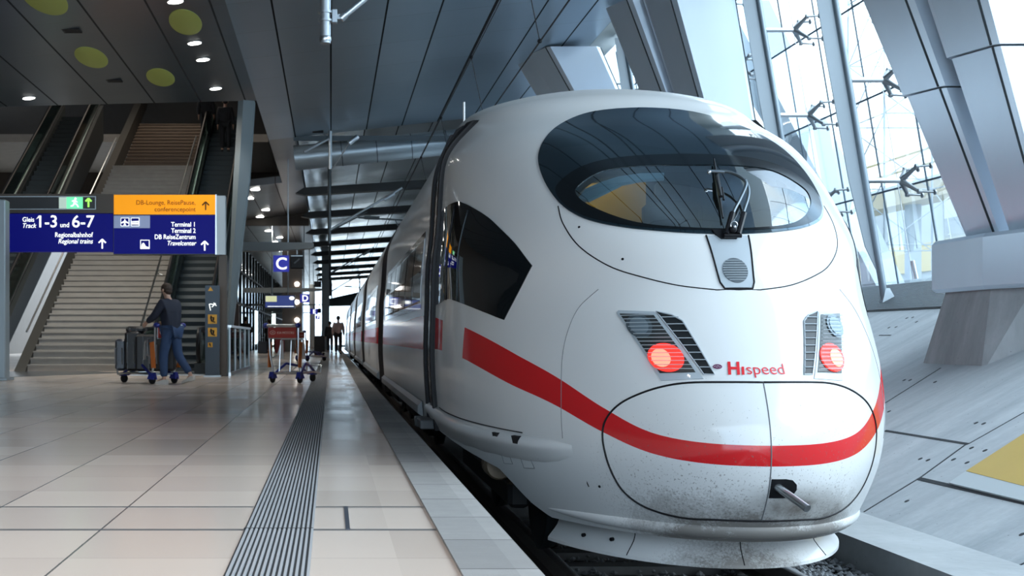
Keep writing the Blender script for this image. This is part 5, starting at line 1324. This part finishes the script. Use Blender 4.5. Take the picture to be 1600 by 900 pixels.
c1 = make_cart(True)
c2 = copy_tree(c1); c3 = copy_tree(c1)
c1.location = (sx(466, 22.9), 23.0, 0); c1.rotation_euler = (0, 0, -.5)
props(c1, 'empty chrome and blue luggage cart with a red advert board standing by the ribbed strip', 'luggage cart', 'airport luggage carts')
c2.location = (sx(226, 22.5), 22.6, 0); c2.rotation_euler = (0, 0, .95)
props(c2, 'luggage cart loaded with dark suitcases pushed by the man in jeans', 'luggage cart', 'airport luggage carts')
c3.location = (sx(488, 44), 44, 0); c3.rotation_euler = (0, 0, -.9)
props(c3, 'distant luggage cart parked behind the cart with the red board', 'luggage cart', 'airport luggage carts')
def suitcase(name, label, loc, dims, m, rz=0, hard=False):
    r = thing(name, label, 'suitcase', loc, rz, 'suitcases on the luggage cart', True)
    w, d, h = dims
    kw = dict(); b_ = MB()
    b_.cbox(-w/2, w/2, -d/2, d/2, 0, h, .04)
    o = b_.build('shell', m, r, 'auto')
    MB().path([(-.09, -d/2-.012, h*.72), (-.09, -d/2-.02, h*.55), (-.09, -d/2-.012, h*.2)], .012, 6).path([(.09-.06, -d/2-.012, h*.72), (.03, -d/2-.02, h*.55), (.03, -d/2-.012, h*.2)], .012, 6).build('handle', CHROME, r, 'auto')
    MB().path([(-w*.3, -d/2-.004, 0.03), (-w*.3, -d/2-.004, h-.03)], .004, 6).path([(-w/2+.01, 0, .02), (-w/2-.004, 0, h*.5), (-w/2+.01, 0, h-.02)], .006, 6).build('zip', STEEL, r)
    return r
CB = mat('suitcase_black', (.010, .011, .013), .5); CG = mat('suitcase_grey', (.04, .05, .07), .35)
cxx = sx(219, 22.5)
suitcase('suitcase', 'large black suitcase with chrome handles on the cart, nearest the man', (cxx+.28, 22.55, .22), (.70, .40, .64), CB)
suitcase('suitcase', 'black upright suitcase in the middle of the loaded cart', (cxx-.14, 22.75, .22), (.28, .46, .70), CB)
suitcase('suitcase', 'slate-coloured rounded suitcase leaning at the front of the loaded cart', (cxx-.38, 22.9, .22), (.20, .40, .56), CG)
suitcase('travel_bag', 'black soft bag lying on top of the suitcases beside the handle bar', (cxx-.10, 22.75, .885), (.34, .34, .12), CB)

# ------------------------------------------------------------------ PEOPLE
def skin_mesh(name, P, E, R, m, parent, sub=2, root=0):
    me = bpy.data.meshes.new(name); me.from_pydata(P, E, []); o = link(name, me, m, parent)
    md = o.modifiers.new('skin', 'SKIN'); md.use_smooth_shade = True
    if not me.skin_vertices: pass
    d = me.skin_vertices[0].data
    for i, r in enumerate(R):
        r = r if isinstance(r, tuple) else (r, r); d[i].radius = r; d[i].use_root = (i == root)
    s = o.modifiers.new('sub', 'SUBSURF'); s.levels = sub; s.render_levels = sub
    return o
def person(label, loc, rz, h, joints, top, legs, hair, shoes=None, hands=False, cat='person', group=None, bare=None):
    """joints in metres for a 1.75 m figure, facing +Y, x to its right hand side"""
    k = h/1.75; r = thing('person', label, cat, loc, rz, group, True)
    J = {a: Vector(b_)*k for a, b_ in joints.items()}
    def V(*n): return [tuple(J[a]) for a in n]
    N = ['pelvis', 'belly', 'chest', 'neck', 'chin', 'head', 'shL', 'elL', 'wrL', 'shR', 'elR', 'wrR', 'hipL', 'knL', 'anL', 'toL', 'hipR', 'knR', 'anR', 'toR']
    E = [(0, 1), (1, 2), (2, 3), (3, 4), (4, 5), (2, 6), (6, 7), (7, 8), (2, 9), (9, 10), (10, 11), (0, 12), (12, 13), (13, 14), (14, 15), (0, 16), (16, 17), (17, 18), (18, 19)]
    R = [(.12, .10), (.11, .09), (.125, .095), .052, .06, .085, .055, .042, .028, .055, .042, .028, .08, .055, .04, .03, .08, .055, .04, .03]
    P = V(*N); R = [tuple(q*k for q in (x if isinstance(x, tuple) else (x, x))) for x in R]
    for s, w, e in (('L', 'wrL', 'elL'), ('R', 'wrR', 'elR')):
        d = (J[w]-J[e]).normalized(); side = Vector((1, 0, 0)) if s == 'R' else Vector((-1, 0, 0)); up = d.cross(side).normalized(); side = up.cross(d).normalized()
        iw = N.index(w); b_ = len(P); P.append(tuple(J[w]+d*.075*k)); R.append((.034*k, .018*k)); E.append((iw, b_))
        if hands:
            for f in range(4):
                off = up*(-.027+.018*f)*k; ln = (.065, .078, .072, .055)[f]
                q = len(P); P.append(tuple(J[w]+d*(.10)*k+off)); R.append((.0095*k,)*2); E.append((b_, q))
                P.append(tuple(J[w]+d*(.10+ln*.5)*k+off-side*.012*k)); R.append((.0088*k,)*2); E.append((q, q+1))
                P.append(tuple(J[w]+d*(.10+ln*.85)*k+off-side*.038*k)); R.append((.0075*k,)*2); E.append((q+1, q+2))
            q = len(P); P.append(tuple(J[w]+d*.05*k-up*.042*k)); R.append((.011*k,)*2); E.append((iw, q)); P.append(tuple(J[w]+d*.095*k-up*.055*k)); R.append((.009*k,)*2); E.append((q, q+1))
        else:
            q = len(P); P.append(tuple(J[w]+d*.14*k)); R.append((.022*k, .012*k)); E.append((b_, q))
    body = skin_mesh('body', P, E, R, SKIN, r)
    # top garment
    tn = ['hem', 'belly', 'chest', 'collar', 'shL', 'elL', 'cuL', 'shR', 'elR', 'cuR']
    J['hem'] = J['pelvis']+Vector((0, 0, -.05*k if bare is None else .03*k)); J['collar'] = J['chest'].lerp(J['neck'], .62)
    J['cuL'] = J['elL'].lerp(J['wrL'], .92); J['cuR'] = J['elR'].lerp(J['wrR'], .92)
    E2 = [(0, 1), (1, 2), (2, 3), (2, 4), (4, 5), (5, 6), (2, 7), (7, 8), (8, 9)]
    R2 = [(.175, .14), (.18, .145), (.195, .145), (.08, .075), (.095, .09), .075, .052, (.095, .09), .075, .052]
    skin_mesh('jacket' if bare is None else 'shirt', V(*tn), E2, [tuple(q*k for q in (x if isinstance(x, tuple) else (x, x))) for x in R2], top, r, root=1)
    # trousers
    n3 = ['pelvis', 'hipL', 'knL', 'tL', 'hipR', 'knR', 'tR']; J['tL'] = J['knL'].lerp(J['anL'], .93); J['tR'] = J['knR'].lerp(J['anR'], .93)
    skin_mesh('trousers', V(*n3), [(0, 1), (1, 2), (2, 3), (0, 4), (4, 5), (5, 6)], [tuple(q*k for q in x) for x in [(.155, .125), (.105, .11), (.083, .085), (.066, .07), (.105, .11), (.083, .085), (.066, .07)]], legs, r)
    hd, ch = J['head'], J['chin']; a_ = (hd-ch).normalized()
    if hair:
        hm = MB(); c = hd+Vector((0, -.012*k, .035*k)); hm.ball(c, .098*k, 16, 10, .95, 1.08, .98)
        hm.ball(hd+Vector((0, -.05*k, -.01*k)), .075*k, 14, 8, 1.05, .8, 1.0); hm.build('hair', hair, r, 'auto')
        fc = MB(); fc.ball(hd+Vector((0, .098*k, -.005*k)), .016*k, 8, 6, .8, 1.2, 1.4)
        for s in (-1, 1): fc.ball(hd+Vector((s*.088*k, 0, -.005*k)), .026*k, 8, 6, .5, .7, 1.2)
        fc.build('ears_and_nose', SKIN, r, 'auto')
        ft = MB()
        for s in (-1, 1): ft.ball(hd+Vector((s*.032*k, .084*k, .012*k)), .011*k, 8, 6)
        ft.ball(hd+Vector((0, .086*k, -.045*k)), .018*k, 8, 6, 1.3, .3, .35); ft.build('eyes_and_mouth', mat('face_dark', (.12, .05, .04), .5), r)
    for s, a, t in (('L', 'anL', 'toL'), ('R', 'anR', 'toR')):
        A, T = J[a], J[t]; dv = (T-A); dv = Vector((dv.x, dv.y, 0)).normalized() if dv.length > 0 else Vector((0, 1, 0)); sd = Vector((dv.y, -dv.x, 0)); z0 = min(A.z-.085*k, T.z-.035*k); back = A-dv*.07*k; rings = []
        for q, w, hh in ((0, .032, .075), (.06, .042, .085), (.15, .045, .06), (.23, .046, .045), (.275, .03, .03)):
            zz = A.z-.085*k+(T.z-.035*k-(A.z-.085*k))*(q/.275); c = Vector((back.x, back.y, 0))+dv*q*k
            rings.append([c+sd*w*k+Vector((0, 0, zz)), c+sd*w*.8*k+Vector((0, 0, zz+hh*k)), c-sd*w*.8*k+Vector((0, 0, zz+hh*k)), c-sd*w*k+Vector((0, 0, zz))])
        MB().loft(rings).build('shoe', shoes or BLACK, r, 'auto')
    return r, J, k
STAND = dict(pelvis=(0, 0, .95), belly=(0, 0, 1.10), chest=(0, -.01, 1.33), neck=(0, 0, 1.50), chin=(0, .015, 1.57), head=(0, .02, 1.65),
             shL=(-.185, 0, 1.42), elL=(-.24, -.02, 1.13), wrL=(-.25, .05, .88), shR=(.185, 0, 1.42), elR=(.24, -.02, 1.13), wrR=(.25, .05, .88),
             hipL=(-.095, 0, .92), knL=(-.10, .02, .50), anL=(-.10, -.02, .085), toL=(-.11, .13, .035), hipR=(.095, 0, .92), knR=(.10, .02, .50), anR=(.10, -.02, .085), toR=(.11, .13, .035))
# local -x is a figure's own left when facing +Y
push = dict(STAND); push.update(belly=(0, .02, 1.10), chest=(0, .045, 1.34), neck=(0, .075, 1.50), chin=(0, .11, 1.565), head=(.0, .12, 1.645),
    shL=(-.19, .05, 1.42), elL=(-.26, .16, 1.19), wrL=(-.20, .40, 1.08), shR=(.19, .05, 1.42), elR=(.27, .10, 1.17), wrR=(.22, .36, 1.07),
    knR=(.11, -.06, .50), anR=(.12, -.34, .16), toR=(.13, -.22, .045), knL=(-.10, .10, .50), anL=(-.10, .08, .085), toL=(-.11, .23, .035))
JEANS = mat('jeans', (.025, .055, .13), .8, noise=.2, nscale=12); NAVY = mat('jacket_navy', (.010, .014, .030), .8, noise=.2, nscale=10); HAIRB = mat('hair_brown', (.035, .02, .013), .7)
SUIT = mat('dark_suit', (.012, .013, .017), .8); PINK = mat('pink_shirt', (.62, .50, .52), .8, noise=.1)
SHOEW = mat('pale_trainers', (.60, .58, .55), .6)
pm, Jm, km = person('person in navy jacket and blue jeans seen from behind, pushing a loaded luggage cart', (sx(268, 22.1), 22.1, 0), 1.0, 1.73, push, NAVY, JEANS, HAIRB, SHOEW, True)
walk = dict(STAND); walk.update(knL=(-.10, .10, .51), anL=(-.10, .10, .085), toL=(-.10, .25, .035), knR=(.10, -.02, .50), anR=(.10, -.16, .10), toR=(.10, -.02, .04))
walk2 = dict(STAND); walk2.update(elL=(-.27, -.03, 1.15), wrL=(-.16, .14, 1.02), elR=(.27, -.03, 1.15), wrR=(.17, .14, 1.02))
person('person in a pale pink shirt and dark trousers walking away beside the train', (sx(528.5, 61.5), 61.5, 0), 0, 1.84, walk, PINK, SUIT, BLACK, None, False, bare=True)
person('person in dark clothes walking away just beside the one in the pink shirt', (sx(515.5, 68), 68, 0), 0, 1.66, walk, SUIT, SUIT, HAIRB)
person('person in a black coat standing by the glazed wall next to the brown pillar', (sx(387, 58), 56.8, 0), -.3, 1.72, walk2, SUIT, SUIT, BLACK)
person('person in a dark suit leaning over luggage among distant travellers', (sx(421, 70), 70, 0), .6, 1.78, walk2, SUIT, SUIT, HAIRB)
person('fair-haired person behind the one in the dark suit', (sx(432, 74), 74, 0), -.2, 1.58, STAND, mat('olive_coat', (.09, .075, .05), .8), SUIT, mat('hair_fair', (.3, .2, .1), .7))
for i, (px, Y, z, c, lb) in enumerate(((410, 66, .62, (.05, .06, .08), 'grey suitcase standing near the distant travellers'), (437, 68, .75, (.22, .02, .025), 'red suitcase standing near the distant travellers'), (499, 60, .9, (.02, .02, .025), 'black suitcase standing left of the walking pair'))):
    r = thing('suitcase', lb, 'suitcase', (sx(px, Y), Y, 0)); x = sx(px, Y)
    MB().cbox(x-.25, x+.25, Y, Y+.28, .0, z, .04).build('shell', mat('case%d' % i, c, .5), r, 'auto')
    MB().path([(x-.1, Y+.05, z), (x-.1, Y+.05, z+.2), (x+.1, Y+.05, z+.2), (x+.1, Y+.05, z)], .012, 6).build('handle', STEEL, r)
# a dark group riding the near escalator at its top
for px, py, lb in ((322, 200, 'dark-clothed person riding at the top of the escalator by the post'), (352, 205, 'second dark-clothed person riding at the top of the escalator by the post')):
    Y = 42.4 if px < 340 else 41.6; z = .577*(Y-29.8)+.02
    person(lb, (sx(px, Y)+.0, Y, z), 0, 1.75, STAND, SUIT, SUIT, BLACK, group='people on the escalator')

# ------------------------------------------------------------------ hall lighting
light('stair_lamp', 'AREA', (-5.9, 29.4, 6.6), 150, (1, .93, .82), 2.4, (math.radians(30), 0, 0), .5)
light('stairwell_lamp', 'AREA', (-6.0, 44, 12.3), 90, (1, .85, .7), 3, (0, 0, 0), 3)
